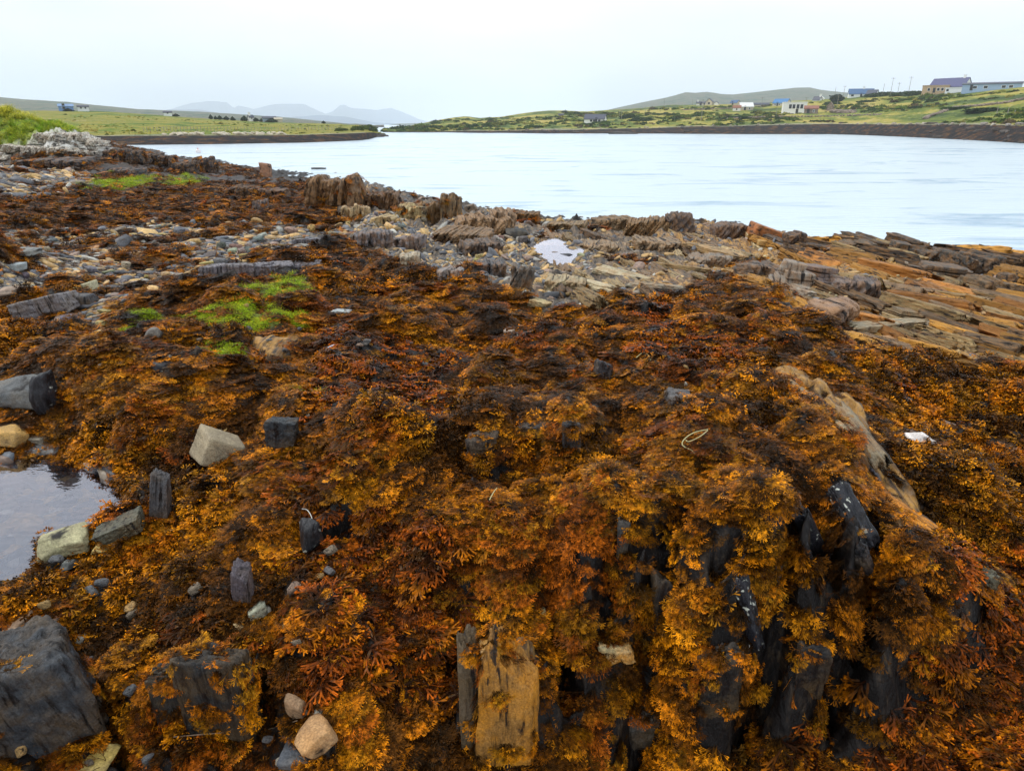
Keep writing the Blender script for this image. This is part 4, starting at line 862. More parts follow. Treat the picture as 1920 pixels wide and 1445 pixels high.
def white_rocks():
    for k, (u, v, w, h, lab) in enumerate([(95,262,44,14,'pale broken crag at the foot of the grass mound'),(140,262,46,14,'white lichened crag right of the grass mound'),(175,272,44,14,'white crag sloping down to the black rocks'),(30,282,44,12,'white jagged rocks at the left edge under the mound'),(70,285,42,12,'white crag above the long smooth dark rock'),(120,286,44,11,'grey white ledge above the long smooth dark rock'),(10,298,34,9,'small white rocks at the far left edge'),(160,290,36,9,'grey white rock between the crags and the black slope')]):
        hero('white_crag', u, v, w, h, GS(1300 + k, 6, lean=.5, env='fall', sub=4), M_STRATA, (.62, .6, .55), lab, cat='rock outcrop', dep=.9, rz=.2 * math.sin(k * 2), sink=.5)
def stones():
    reg = [('left cobble bank', 'cobbles of the left stony bank', c_(pebm) * (UC < 660) * (VC > 405) * (VC < 640), 150, (11, 26)),
           ('stony hollow behind the wrack', 'cobbles of the middle stony hollow', c_(pebm) * (UC > 640) * (UC < 1120), 95, (9, 22)),
           ('far left stony beach', 'stones of the far left beach', c_(pebm) * (VC < 400) * (UC < 240), 34, (6, 12))]
    for words, grp, m, n, (s0, s1) in reg:
        m = m * (UC > -40) * (UC < 1960)
        pr = (AR * m / YC ** 1.5).ravel(); pr /= pr.sum(); idx = rng.choice(len(pr), n, p=pr)
        for q in idx:
            i, j = divmod(int(q), UC.shape[1]); x, y, z = XC[i, j], YC[i, j], ZC[i, j]; d = proj(x, y, z)[2]
            w = rng.uniform(s0, s1) * (.55 + .45 * (VC[i, j] - 300) / 300) * d / F * 1.25; flat = rng.random() < .6
            col, cn = PALC[rng.integers(0, len(PALC))]; col = tuple(c * rng.uniform(.8, 1.2) for c in col)
            hh = w * (rng.uniform(.18, .32) if flat else rng.uniform(.45, .7))
            me = (SLS if flat else STP)[rng.integers(0, 6)]
            put('flat_stone' if flat else 'cobble', me, (x, y, z + hh * .3), (rng.normal(0, .15), rng.normal(0, .15), rng.uniform(0, 6.28)), (w, w * rng.uniform(.5, .85), hh), col,
                '%s %s lying on the %s' % (cn, 'flat stone' if flat else 'rounded cobble', words), 'stone', '%s %s' % (cn, grp))
    for words, box, n, (s0, s1) in (('poking out of the wrack around the left pool', (0, 640, 1040, 1440), 34, (14, 30)), ('half sunk in the wrack of the middle distance', (100, 1500, 560, 800), 26, (9, 20))):
        for q in range(n):
            p = hit(rng.uniform(*box[:2]), rng.uniform(*box[2:])); d = proj(p.x, p.y, p.z)[2]; w = rng.uniform(s0, s1) * d / F; col, cn = PALC[rng.integers(0, len(PALC))]; u, v, _ = proj(p.x, p.y, p.z)
            put('small_stone', STP[rng.integers(0, 12)], (p.x, p.y, p.z + w * .12 + .018), tuple(rng.normal(0, .3, 2)) + (rng.uniform(0, 6),), (w, w * rng.uniform(.6, .9), w * rng.uniform(.35, .6)), col, '%s small stone %s' % (cn, words), 'stone', '%s stones %s' % (cn, words)); EXC.append((float(u), float(v) - 2, w * F / d * .75, w * F / d * .75))
    for q in range(60):
        p = hit(rng.uniform(1380, 1910), rng.uniform(480, 700)); d = proj(p.x, p.y, p.z)[2]; w = rng.uniform(3.5, 6.5) * d / F
        put('sea_snail', STP[rng.integers(0, 12)], (p.x, p.y, p.z + w * .4), (0, 0, rng.uniform(0, 6)), (w, w * .9, w * .8), (.75, .66, .4), 'tiny cream sea snail dotted on the rock terrace', 'shell', 'cream sea snails on the rock terrace')
    # slabs of the bedrock terrace at the right
    m = c_(rock) * (UC > 1020) * (UC < 1950) * (VC > 440) * (c_(pool2) < .1) + c_(rock) * (UC > 1600) * (UC < 1950) * (VC > 560) * 1.5
    pr = (AR * m / YC ** 1.6).ravel(); pr /= pr.sum()
    for q in rng.choice(len(pr), 230, p=pr):
        i, j = divmod(int(q), UC.shape[1]); x, y, z = XC[i, j], YC[i, j], ZC[i, j]; d = proj(x, y, z)[2]; u = UC[i, j]
        w = rng.uniform(24, 62) * d / F * (1.25 if u > 1500 else .8); L = w * rng.uniform(1.2, 2.8); hh = w * rng.uniform(.3, .55)
        f = np.clip((u - 1100) / 350, 0, 1)
        col, cn = [((.62, .34, .07), 'yellow ochre'), ((.55, .25, .06), 'orange brown'), ((.24, .19, .15), 'grey brown'), ((.4, .33, .2), 'pale yellow'), ((.1, .085, .08), 'dark brown')][rng.choice(5, p=[.3 * f + .03, .2 * f + .02, .35 - .15 * f, .25, .35 - .35 * f])]
        if z < .42 and u > 1300 and rng.random() < .75: col, cn = (.06, .048, .04), 'dark brown'
        if 470 < VC[i, j] < 580 and 1000 < u < 1400: col, cn = ((.5, .43, .28), 'pale cream') if rng.random() < .6 else (col, cn)
        put('rock_slab', SLP[rng.integers(0, 10)], (x, y, z - hh * .05), (rng.normal(0, .05), .22 + rng.normal(0, .1), -STR * .5 + rng.normal(.35 if u > 1600 and VC[i, j] > 560 else .1, .14)), (w, L, hh), tuple(c * g_ for c, g_ in zip(col, np.array([1., .9, .75]) * rng.uniform(.32, 1.05))),
            '%s slab of bedrock on the terrace beside the water' % cn, 'rock', '%s slabs of the rock terrace' % cn)
    # uncountable shingle
    cl = bpy.data.collections.new('shingle')
    mt = NT('shingle_stone'); tint = mt.attr('tint', 'INSTANCER', 'Vector'); n1 = mt.noise(mt.coord('World'), 30, 4); mt.p.inputs['Specular IOR Level'].default_value = .25
    mt.fin(mt.mix(1, tint, mt.ramp(n1, [(.3, .6), (.7, 1.4)]), 'MULTIPLY'), .55)
    for i in range(8):
        o = bpy.data.objects.new('shingle_stone', rockmesh('shingle_stone', *stone_geo(700 + i, sub=2, planes=7, p=14, dims=(1, .7, .24 if i % 2 else .38)), mt.m)); cl.objects.link(o)
    md = c_(pebm) * (VC > 280) + .16 * c_(rock) * (VC > 400) + (c_(pool1) > .5) * 7.0 + .05 * c_(rock)
    P, nr, ns, i, j = pts(md, 95 * np.minimum(1, (7 / YC)) ** 1.25 * 1.5); n = len(P); az = rng.uniform(0, 6.28, n)
    col = np.array([c for c, _ in PALC])[rng.choice(8, n, p=[.22, .12, .18, .14, .08, .1, .08, .08])] * rng.uniform(.5, 1.3, (n, 1)); print('SHINGLE', n)
    scatter('shingle', cl, P, np.stack([np.cos(az), np.sin(az), 0 * az], -1), nr + rng.normal(0, .15, (n, 3)), np.maximum(1, P[:, 1] / 8) ** .7 * .09 * rng.lognormal(-.15, .45, n), col, 'shingle of small flat grey and tan stones filling the gaps between cobbles', 'pebbles')
# ------------------------------------------------------------------ far land
F2 = (F * cp + (722.5 - HOR) * sp_) / cp
def ony(u, v, y0):
    x, y, w = ray(u, v); return x * y0 / y, y0, CAMZ + w * y0 / y
def interp(tab, u, c): return np.interp(u, [r[0] for r in tab], [r[c] for r in tab])
def m_land(name, bands, scale=1.0):
    t = NT(name); w = t.coord('World'); ws = t.coord('World', (1, .5, 1))
    n1 = t.noise(ws, .035 * scale, 5, .6, .4); n2 = t.noise(ws, .16 * scale, 5, .65); n3 = t.noise(w, .9 * scale, 4, .65)
    k = t.math('ADD', t.math('MULTIPLY', n1, .5), t.math('ADD', t.math('MULTIPLY', n2, .35), t.math('MULTIPLY', n3, .15)))
    g = t.ramp(k, bands)
    g = t.mix(t.math('MULTIPLY', t.ramp(n3, [(.58, 0.), (.66, 1.)]), t.ramp(n2, [(.5, 0.), (.58, .8)])), g, (.42, .38, .32))
    r1 = t.noise(t.coord('World', (.5, .5, 2)), .9, 5, .65); rk = t.ramp(r1, [(.3, (.006, .005, .005)), (.49, (.014, .009, .008)), (.56, (.045, .02, .01)), (.63, (.13, .06, .012)), (.72, (.015, .01, .01))])
    f = t.ramp(t.math('ADD', t.attr('tide'), t.math('MULTIPLY', t.math('SUBTRACT', t.noise(w, .25, 5, .65), .5), 1.6)), [(.42, 0.), (.56, 1.)]); c = t.mix(f, g, rk)
    wl = t.attr('rim'); c = t.mix(t.math('MULTIPLY', wl, t.ramp(n3, [(.42, 0.), (.52, 1.)])), c, (.4, .34, .27))
    nb = t.bump(t.math('ADD', n3, n2), .8, .8)
    return t.fin(c, .85, nb, .2)
def sheet(name, mat, tab, nu, nt, bump=.5, back=250, uu=None, lab=None, bsc=1.):
    """tab rows: u, shore dist, band dist, band v, crest dist, crest v"""
    us = np.linspace(tab[0][0], tab[-1][0], nu); tt = np.linspace(0, 1, nt)
    ds, db, vb, dc, vc = [interp(tab, us, i) for i in range(1, 6)]
    out = np.zeros((nt + 10, nu, 3)); tide = np.zeros((nt + 10, nu)); rim = tide.copy()
    for r in range(nt + 10):
        if r < 6:      # below water up to the top of the tidal band
            k = (r - 1) / 4.; d = ds + (db - ds) * k
            zt = CAMZ + (HOR - vb) / F2 * db
            z = -.8 + (k + .25) / 1.25 * (zt + .8); td = 1.
        elif r < nt + 6:
            k = (r - 5) / nt; d = db * (dc / db) ** k
            v = vb + (vc - vb) * (k ** .85)
            z = CAMZ + (HOR - v) / F2 * d; td = 0
        else:
            k = (r - nt - 5) / 4; d = dc + back * k; z = CAMZ + (HOR - vc) / F2 * dc - back * .06 * k; td = 0
        a = (us - 960) / (F * cp + (722.5 - HOR) * sp_)
        y = d; x = y * a
        amp = bump * (.16 if r < 6 else min(1, (r - 4) / 8) * 1.0)
        if r >= nt // 2: amp = amp * max(.3, 1 - (r - nt // 2) / (nt // 2 + 6) * .75)
        if r > 0: z = z + amp * (fbm(x * .05 * bsc, y * .05 * bsc, 1., 4) * 1.6 + fbm(x * .22 * bsc, y * .22 * bsc, 5., 3) * .5 + (np.abs(fbm(x * .6, y * .6, 3., 3)) * 1.6 if r < 6 else 0))
        out[r, :, 0], out[r, :, 1], out[r, :, 2] = x, y, z; tide[r] = td; rim[r] = 1. if r == 6 else .3 if r == 7 else 0
    o = link(name, npmesh(name, out.reshape(-1, 3), gridquads(nt + 10, nu), {'tide': tide.ravel(), 'rim': rim.ravel()}), mat, smooth=True); tag(o, kind='structure')
    def hf(x, y):
        a = x / y; u = 960 + a * (F * cp + (722.5 - HOR) * sp_); d = y
        j = int(np.clip((u - us[0]) / (us[-1] - us[0]) * (nu - 1), 0, nu - 1)); col = out[:, j]; dd = col[:, 1]
        if d < dd[0] or d > dd[-1]: return -50
        return float(np.interp(d, dd, col[:, 2]))
    return hf, out, (us, ds, db, dc)
wd_ = lambda v: CAMZ * F2 / (v - HOR)
GRB = [(.34, (.03, .05, .012)), (.43, (.06, .1, .016)), (.48, (.15, .19, .025)), (.53, (.36, .31, .05)), (.59, (.5, .38, .1)), (.66, (.12, .12, .03))]
M_RL = m_land('right_shore_grass', GRB); M_LL = m_land('left_field_grass', [(.38, (.035, .07, .012)), (.45, (.12, .19, .02)), (.51, (.33, .27, .04)), (.56, (.17, .2, .03)), (.64, (.52, .36, .12))])
M_HILL = m_land('heath_hill', [(.38, (.02, .045, .03)), (.46, (.045, .09, .045)), (.51, (.16, .14, .09)), (.57, (.05, .07, .03)), (.66, (.32, .3, .25))], .5)
M_MT = plain('hazy_mountain_rock', (.05, .09, .17), .9, .25, .002)  # rock colour with the blue of distant air painted in
RT = [(u, wd_(vs), wd_(vs) + w, vb, dc * 1.15, vc) for u, vs, w, vb, dc, vc in [
 (718,248.6,8,247.2,290,246),(740,248.8,8,247,310,240),(800,249,10,246.6,380,230),(840,249,10,246.6,420,222),(870,249.5,10,246,440,218),(900,250,10,246,460,221),(940,250,12,246,480,219),(1000,250.5,12,245,500,210),(1030,251,12,245,500,207),(1100,251,14,244,480,209),
 (1200,251,14,241,460,203),(1250,251,16,240,450,198),(1300,251.5,16,238,430,197),(1400,252,16,236,410,196),(1480,252,16,235,400,190),(1560,252,16,233,380,185),(1600,253,14,234,370,181),(1700,257,12,234,330,178),(1760,260,12,234.5,300,173),(1830,263.5,12,235,270,170),(1920,269,10,236,235,163),(2100,278,10,231,210,150),(2400,290,10,232,190,140)]]
HR, RO, RI = sheet('right_shore_land', M_RL, RT, 620, 60, .55)
LT = [(u, wd_(vs), wd_(vs) + w, vb, dc * 1.3, vc) for u, vs, w, vb, dc, vc in [
 (-500,276,10,258,150,200),(-100,276,10,257,190,205),(60,275,10,256,230,208),(200,274,10,256,245,209),(300,273,10,256,250,216),(400,272,10,255.5,260,224),(480,270.5,10,255,265,228),(560,269,9,254,265,231),(640,266,9,251.5,250,233),(675,264,8,250,235,234.5),(690,262,8,249.3,225,240),(700,259,7,249,215,247),(722,254,4,251.5,170,252)]]
HL, LO, LI = sheet('left_shore_land', M_LL, LT, 380, 50, .28, back=120)
sheet('left_heath_hill', M_HILL, [(u, 700, 720, 236, 1500, v) for u, v in [(-500,168),(-60,177),(0,182),(60,187),(130,192),(200,199),(260,205),(330,208),(400,211),(450,214),(520,219),(580,225),(640,231),(690,235),(720,238)]], 260, 40, 1.6, 600, bsc=.3)
sheet('far_inlet_land', M_HILL, [(u, 1500, 1510, 241, 2400, v) for u, v in [(660,236),(690,235),(720,236),(745,232),(790,231),(860,231)]], 90, 10, 1.0, 300, bsc=.3)
sheet('right_far_hill', M_HILL, [(u, 1100, 1120, 232, 2300, v) for u, v in [(1100,222),(1140,206),(1170,199),(1210,191),(1245,184),(1280,174),(1300,175),(1320,173),(1345,177),(1370,178),(1400,175),(1440,170),(1480,166),(1510,166),(1530,170),(1580,175),(1640,179),(1750,185),(2000,190)]], 320, 40, 2.2, 700, bsc=.25)
sheet('mountain_range', M_MT, [(u, 7200, 7300, 232, 8600, v) for u, v in [(250,232),(300,212),(320,206),(345,199),(370,193),(400,190),(430,192),(443,203),(452,198),(470,202),(478,205),(500,200),(520,196),(545,195),(575,196),(590,203),(612,214),(625,210),(640,198),(648,197),(660,203),(690,205),(710,207),(735,203),(755,210),(785,223),(820,233)]], 420, 24, 9., 800, bsc=.12)
sheet('near_foothill', M_MT, [(u, 4200, 4300, 232, 5200, v) for u, v in [(200,232),(290,212),(320,206),(380,206),(420,213),(520,222),(600,216),(650,219),(700,229),(740,233)]], 200, 14, 3., 500, bsc=.05)
# ------------------------------------------------------------------ houses
MW = plain('white_render', (.86, .86, .85), .7, .06); MC = plain('cream_render', (.6, .52, .4), .7, .1); MSL = plain('slate_roof', (.07, .075, .11), .5, .2); MBR = plain('blue_slate_roof', (.06, .13, .27), .5, .15)
MBW = plain('pale_blue_wall', (.33, .45, .62), .6, .08); MTAN = plain('tan_cladding', (.55, .38, .22), .7, .2); MSTN = plain('rubble_stone', (.26, .2, .16), .85, .4, 1.5); MRED = plain('rusty_roof', (.3, .13, .09), .7, .25)
MGL = plain('window_glass', (.02, .025, .03), .15, .1); MWOOD = plain('weathered_pole', (.3, .27, .22), .8, .2); MDK = plain('dark_paint', (.03, .03, .035), .5)
MTRUNK = plain('bark', (.07, .05, .035), .9)
def ground_at(u, vb, dist, hf):
    p = hit(u, vb, hf)
    if p is not None: return p
    tab = RT if hf is HR else LT; dc = float(interp(tab, u, 4)) * .985; x, y, z = ony(u, vb, dc)
    return Vector((x, y, hf(x, y)))
def house(u, vb, w, h, label, wall=MW, roof=MSL, yaw=0., depth=.55, rise=.4, wins=(.2, .5, .8), door=.35, fwd=0, chims=(.08,), hf=HR, name='house', wy=.5, flat=False, dist=None, group=None, cat='house', gable_win=False):
    """w, h: seen width and total height in picture pixels; front faces the viewer turned by yaw"""
    p = None
    if u < 700: hf = HL
    if dist is None:
        p = hit(u, vb, hf)
    if p is None or dist: p = ground_at(u, vb, dist, hf)
    if hf is HL: p.z += .9
    if fwd: p = Vector(ony(u, vb, p.y - fwd))
    d = proj(p.x, p.y, p.z)[2]; W = w * d / F; Ht = h * d / F; D = W * depth; W2 = W / (abs(math.cos(yaw)) + depth * abs(math.sin(yaw))); D = W2 * depth
    W = W2; wh = Ht * (1 - rise)
    r = empty(name, (p.x, p.y, p.z), yaw - math.atan2(p.x, p.y)); tag(r, label, cat, group)
    m = MB().box((0, D / 2, wh / 2 - 1.6), (W, D, wh + 3.2))
    if not flat: m.prism([(-D / 2, wh - .01), (D / 2, wh - .01), (0, Ht - .15)], -W / 2 + .02, W / 2 - .02) if False else None
    if not flat:
        bm = m.bm
        for sx in (-1, 1):
            x0 = sx * (W / 2 - .003); x1 = sx * (W / 2 - .3)
            a = [bm.verts.new((x0, 0.003, wh)), bm.verts.new((x0, D - .003, wh)), bm.verts.new((x0, D / 2, Ht - .12))]; b = [bm.verts.new((x1, 0.003, wh)), bm.verts.new((x1, D - .003, wh)), bm.verts.new((x1, D / 2, Ht - .12))]
            bm.faces.new(a); bm.faces.new(b[::-1])
            for i in range(3): bm.faces.new((a[i], a[(i + 1) % 3], b[(i + 1) % 3], b[i]))
    m.build('wall', wall, r)
    ov = .25
    if flat:
        MB().box((0, D / 2, wh + (Ht - wh) / 2), (W + ov, D + ov, Ht - wh)).build('roof', roof, r)
    else:
        m = MB(); bm = m.bm; th = .22
        pr = [(-ov, wh - ov * (Ht - wh) / (D / 2)), (D / 2, Ht), (D + ov, wh - ov * (Ht - wh) / (D / 2)), (D + ov, wh - ov * (Ht - wh) / (D / 2) + th), (D / 2, Ht + th), (-ov, wh - ov * (Ht - wh) / (D / 2) + th)]
        a = [bm.verts.new((-W / 2 - ov, y, z)) for y, z in pr]; b = [bm.verts.new((W / 2 + ov, y, z)) for y, z in pr]
        for q in ((0, 1, 4, 5), (1, 2, 3, 4)): bm.faces.new([a[k] for k in q]); bm.faces.new([b[k] for k in reversed(q)])
        for i in range(6): bm.faces.new((a[(i + 1) % 6], a[i], b[i], b[(i + 1) % 6]))
        ro = m.build('roof', roof, r)
        for c in chims: MB().box(((c - .5) * W, D / 2, Ht + .35), (.9, .8, 1.5)).box(((c - .5) * W, D / 2, Ht + 1.25), (1.1, 1., .18)).build('chimney', wall if wall != MBW else MSL, ro)
    ww = min(1.3, W * .09); whh = min(1.4, wh * .42)
    for k in wins:
        x = (k - .5) * W; f = MB().box((x, -.03, wh * wy), (ww + .24, .1, whh + .24)).build('window', MW if wall != MW else MDK, r)
        MB().box((x, -.075, wh * wy), (ww, .06, whh)).build('pane', MGL, f)
    if door is not None: MB().box(((door - .5) * W, -.04, 1.0), (1.0, .1, 2.05)).build('door', MDK, r)
    if gable_win:
        for sx in (-1, 1): MB().box((sx * (W / 2 + .03), D / 2, wh * .55), (.08, 1.2, 1.3)).build('window', MGL, r)
    return r
def houses():
    house(1772, 171, 70, 25, 'tall house with purple blue slate roof and stone gable high on the right hill', MW, plain('purple_slate', (.09, .09, .2), .5, .15), yaw=-.42, depth=.55, rise=.6, wins=(.25, .7), chims=(.86,), dist=282, door=None, gable_win=True)
    house(1753, 174, 44, 13, 'low flat roofed tan extension with dark windows in front of the purple roofed house', MTAN, plain('tan_fascia', (.42, .3, .2), .7), depth=.3, rise=.15, flat=True, wins=(.25, .6, .75), chims=(), dist=272, door=.45, fwd=9, name='extension', cat='building', wy=.5)
    house(1790, 173, 32, 8, 'long low white wing with one dark window right of the tan extension', MW, MW, depth=.3, rise=.12, flat=True, wins=(.12,), chims=(), dist=274, door=None, fwd=6, name='extension', cat='building')
    house(1858, 169, 94, 13, 'long pale blue bungalow with a low roof on the top of the right hill', MBW, MSL, yaw=.0, depth=.22, rise=.2, wins=(.22, .4, .7, .82), chims=(), dist=262, door=.16, fwd=3, name='bungalow')
    house(1614, 182, 44, 14, 'white house with hipped dark blue slate roofs left of the tall poles', MW, MBR, yaw=.1, depth=.5, rise=.62, wins=(.15, .8), chims=(.6,), dist=392, door=.5)
    house(1632, 181, 22, 11, 'small white annexe with steep slate roof beside the blue slate house', MW, MSL, yaw=-.4, depth=.8, rise=.6, wins=(.4,), chims=(), dist=388, door=None)
    house(1489, 214, 44, 21, 'bright white two storey house with a flat roof and dark windows near the shore', MW, MW, yaw=.12, depth=.5, rise=.06, flat=True, wins=(.3, .45, .62, .78), wy=.66, chims=(), door=.6, dist=262)
    house(1520, 213, 24, 13, 'tumbledown stone shed with a rusty roof right of the white flat roofed house', MSTN, MRED, depth=.6, rise=.35, wins=(.7,), chims=(), dist=268, door=.3, name='stone_shed', cat='shed')
    house(1562, 207, 12, 14, 'ruined narrow stone gable standing beyond the rusty roofed shed', MSTN, MSTN, yaw=1.45, depth=.9, rise=.5, wins=(), chims=(), dist=300, door=None, name='stone_ruin', cat='ruin')
    house(1400, 207, 27, 13, 'cream bungalow with two gables in the middle of the right hillside', MC, MW, yaw=.3, depth=.6, rise=.5, wins=(.3, .7), dist=372, chims=())
    house(1381, 208, 14, 9, 'small white outbuilding with a brown roof left of the cream bungalow', MW, MRED, depth=.6, rise=.4, wins=(.5,), dist=372, chims=(), door=None, name='outbuilding', cat='shed')
    house(1375, 197, 18, 8, 'distant cottage with blue roof and yellow gable behind the cream bungalow', MC, MBR, yaw=-.6, depth=.7, rise=.55, wins=(.5,), dist=420, chims=())
    house(1461, 199, 32, 12, 'long house with a bright blue roof and a pale gable', MC, plain('bright_blue_roof', (.05, .2, .45), .5), yaw=-.55, depth=.5, rise=.55, wins=(.2, .5), dist=405, chims=())
    house(1427, 200, 28, 6, 'very low grey roofed shed left of the bright blue roofed house', MC, MSL, depth=.4, rise=.45, wins=(.5,), dist=405, chims=(), door=None, name='farm_shed', cat='shed')
    house(1337, 195, 15, 11, 'beige house with a steep gable facing the water on the skyline', MC, MSL, yaw=1.3, depth=1.1, rise=.5, wins=(), dist=440, chims=(), gable_win=True)
    house(1318, 196, 24, 6, 'low white cottage left of the beige steep gabled house', MW, MSL, depth=.4, rise=.45, wins=(.3, .6), dist=440, chims=(.1,), name='cottage')
    house(1347, 195, 8, 6, 'tiny white gabled cottage right of the beige steep gabled house', MW, MSL, yaw=1.4, depth=1., rise=.5, wins=(), dist=440, chims=(), door=None, name='cottage')
    house(1545, 187, 9, 5, 'small white gable half hidden behind the rise beside the dark tree', MW, MW, yaw=1.4, depth=1., rise=.6, wins=(), dist=400, chims=(), door=None, name='cottage')
    house(1530, 190, 16, 8, 'slate roofed cottage sunk behind the rise left of the dark tree', MW, MSL, yaw=-.5, depth=.7, rise=.7, wins=(), dist=400, chims=(.9,), door=None, name='cottage')
    house(1114, 230, 42, 14, 'single white cottage with a dark slate roof near the middle of the far shore', MW, MSL, yaw=-.25, depth=.45, rise=.55, wins=(.35, .5, .75), chims=(), door=.6, name='cottage')
    house(1052, 218, 9, 4, 'tiny grey hut on the far shore left of the lone white cottage', MSTN, MSL, rise=.4, wins=(), chims=(), door=None, name='hut', cat='shed')
    house(125, 209, 24, 8, 'blue farm shed beyond the left field', plain('blue_tin', (.12, .24, .5), .5), plain('blue_tin_roof', (.2, .32, .55), .5), depth=.5, rise=.4, wins=(.3,), dist=275, chims=(), name='farm_shed', cat='shed')
    house(157, 208, 18, 6, 'low white house beyond the left field', MW, MSL, depth=.5, rise=.35, wins=(.3, .7), dist=275, chims=(), door=None)
    house(315, 217, 14, 4, 'faint white bungalow at the far edge of the left field', MW, MSL, depth=.5, rise=.45, wins=(.5,), dist=300, chims=(), door=None)
    house(472, 223, 11, 7, 'white cottage among conifers beyond the left field', MW, MSL, yaw=.5, depth=.8, rise=.5, wins=(.5,), dist=300, chims=(.2,), door=None, name='cottage')
    house(505, 226, 24, 6, 'long blue grey barn beyond the left field', plain('barn_tin', (.25, .32, .42), .5), MSL, depth=.5, rise=.45, wins=(), dist=300, chims=(), door=None, name='barn', cat='barn')
    house(522, 226, 14, 4, 'pinkish shed at the right end of the blue grey barn', MC, MC, depth=.5, rise=.4, wins=(), dist=302, chims=(), door=None, name='farm_shed', cat='shed')
    # white boat on the grass before the tan extension
    x, y, z = ground_at(1748, 177.5, None, HR); r = empty('boat', (x, y, z), .25 - math.atan2(x, y)); tag(r, 'white dinghy laid up on the grass below the tan extension', 'boat')
    m = MB(); bm = m.bm; prs = []
    for k in range(9):
        s = k / 8; xx = -2.4 + 4.8 * s; wv_ = .95 * (1 - max(0, (s - .45) / .55) ** 2.2) + .02; sh = .75 + .35 * s ** 2
        prs.append([bm.verts.new((xx, -wv_, sh)), bm.verts.new((xx, -wv_ * .75, .2)), bm.verts.new((xx, 0, .0 + .12 * s)), bm.verts.new((xx, wv_ * .75, .2)), bm.verts.new((xx, wv_, sh))])
    for k in range(8):
        for j in range(4): bm.faces.new((prs[k][j], prs[k][j + 1], prs[k + 1][j + 1], prs[k + 1][j]))
        bm.faces.new((prs[k][4], prs[k][0], prs[k + 1][0], prs[k + 1][4]))
    bm.faces.new(prs[0]); m.build('hull', MW, r); MB().box((.5, 0, 1.05), (1.5, 1.1, .5)).build('cabin', MW, r)
def buoy():
    p = onz(372, 287, 0); r = empty('mooring_buoy', (p[0], p[1], 0)); tag(r, 'small round white and pink mooring buoy floating off the left shore', 'buoy')
    m = MB(); bmesh.ops.create_uvsphere(m.bm, u_segments=16, v_segments=10, radius=.26, matrix=Matrix.Translation((0, 0, .12))); m.build('float', plain('buoy_white', (.8, .72, .7), .4, .05), r)
    MB().tube((0, 0, .35), (0, 0, .5), .05, .05).build('ring', plain('buoy_pink', (.6, .2, .18), .5, .05), r)
def pole(u, vt, vb, label, dist=None, arm=True, hf=HR):
    p = ground_at(u, vb, None, hf)
    d = proj(p.x, p.y, p.z)[2]; h = ond(u, vt, math.hypot(p.x, p.y))[2] - p.z
    r = empty('utility_pole', (p.x, p.y, p.z), -math.atan2(p.x, p.y)); tag(r, label, 'utility pole', 'wooden poles on the hillsides')
    MB().tube((0, 0, -.5), (0, 0, h), .11, .07, 8).build('shaft', MWOOD, r)
    if arm:
        MB().box((0, -.14, h - .5), (1.3, .07, .08)).build('crossarm', MWOOD, r)
        for x in (-.75, 0, .75): MB().tube((x, -.14, h - .44), (x, -.14, h - .2), .06, .04, 6).build('insulator', MDK, r)
def poles():
    for u, vt, vb, lab, dist, arm in [
      (1315,186,226,'wooden pole on the hillside below the low white cottage',None,True),(1326,184,200,'faint pole beside the low white cottage on the skyline',440,True),
      (1455,198,216,'short thin pole left of the white flat roofed house',None,False),(1427,182,206,'pole rising behind the very low grey shed',400,True),
      (1511,182,196,'thin pole behind the white flat roofed house',390,True),(1569,178,202,'pole with a crossarm right of the dark tree',None,True),
      (1582,161,178,'slim pole on the skyline left of the blue slate house',392,True),(1565,164,180,'faint slim pole above the dark tree',400,False),
      (1669,146,181,'tallest pole on the skyline between the blue slate house and the tan extension',None,True),(1683,155,176,'shorter pole just right of the tallest pole',360,True),
      (1704,144,172,'thin tall pole nearest to the tan extension',340,True),(1656,157,172,'faint pole just left of the tallest pole',380,False),
      (1165,205,224,'pale pole right of the lone cottage on the far shore',None,True),(1161,207,220,'second pale pole close to the one beside the lone cottage',None,False),
      (1245,184,200,'thin tall pole on the skyline before the blue grey hill',450,True),(1210,201,210,'short pole on the ridge of the far shore',460,False),(1298,186,198,'faint pole left of the low white cottage',445,False),
      (1869,200,213,'short pale fence post pole above the right shore',None,False),(1889,202,215,'second short pale post above the right shore',None,False),(1902,206,214,'third short pale post near the right edge',None,False),
      (1748,148,170,'thin pole left of the purple roofed house',290,False)]: pole(u, vt, vb, lab, dist, arm)
# foliage
def leafclump(seed, n, r, leaf, sq=(1, 1, .8)):
    q = np.random.default_rng(seed); c = q.normal(size=(n, 3)); c /= np.linalg.norm(c, axis=1)[:, None]; rad = q.uniform(.45, 1, n) ** .5
    bumps = 1 + .35 * fbm(c[:, 0] * 2 + seed, c[:, 1] * 2, c[:, 2] * 2, 3); c = c * (rad * bumps)[:, None] * r * np.array(sq)
    a = q.normal(size=(n, 3)); a /= np.linalg.norm(a, axis=1)[:, None]; b = np.cross(a, q.normal(size=(n, 3))); b /= np.linalg.norm(b, axis=1)[:, None]
    s = (leaf * q.uniform(.6, 1.3, n))[:, None]
    return np.concatenate([c - a * s, c + b * s * .6, c + a * s, c - b * s * .6], 0).reshape(4, n, 3).transpose(1, 0, 2).reshape(-1, 3), np.arange(4 * n).reshape(n, 4)
def m_leaf(name, col):
    t = NT(name); n = t.noise(t.coord('World'), 1.2, 4); return t.fin(t.mix(t.ramp(n, [(.35, 0.), (.65, 1.)]), tuple(c * .5 for c in col), tuple(c * 1.5 for c in col)), .7, spec=.2)
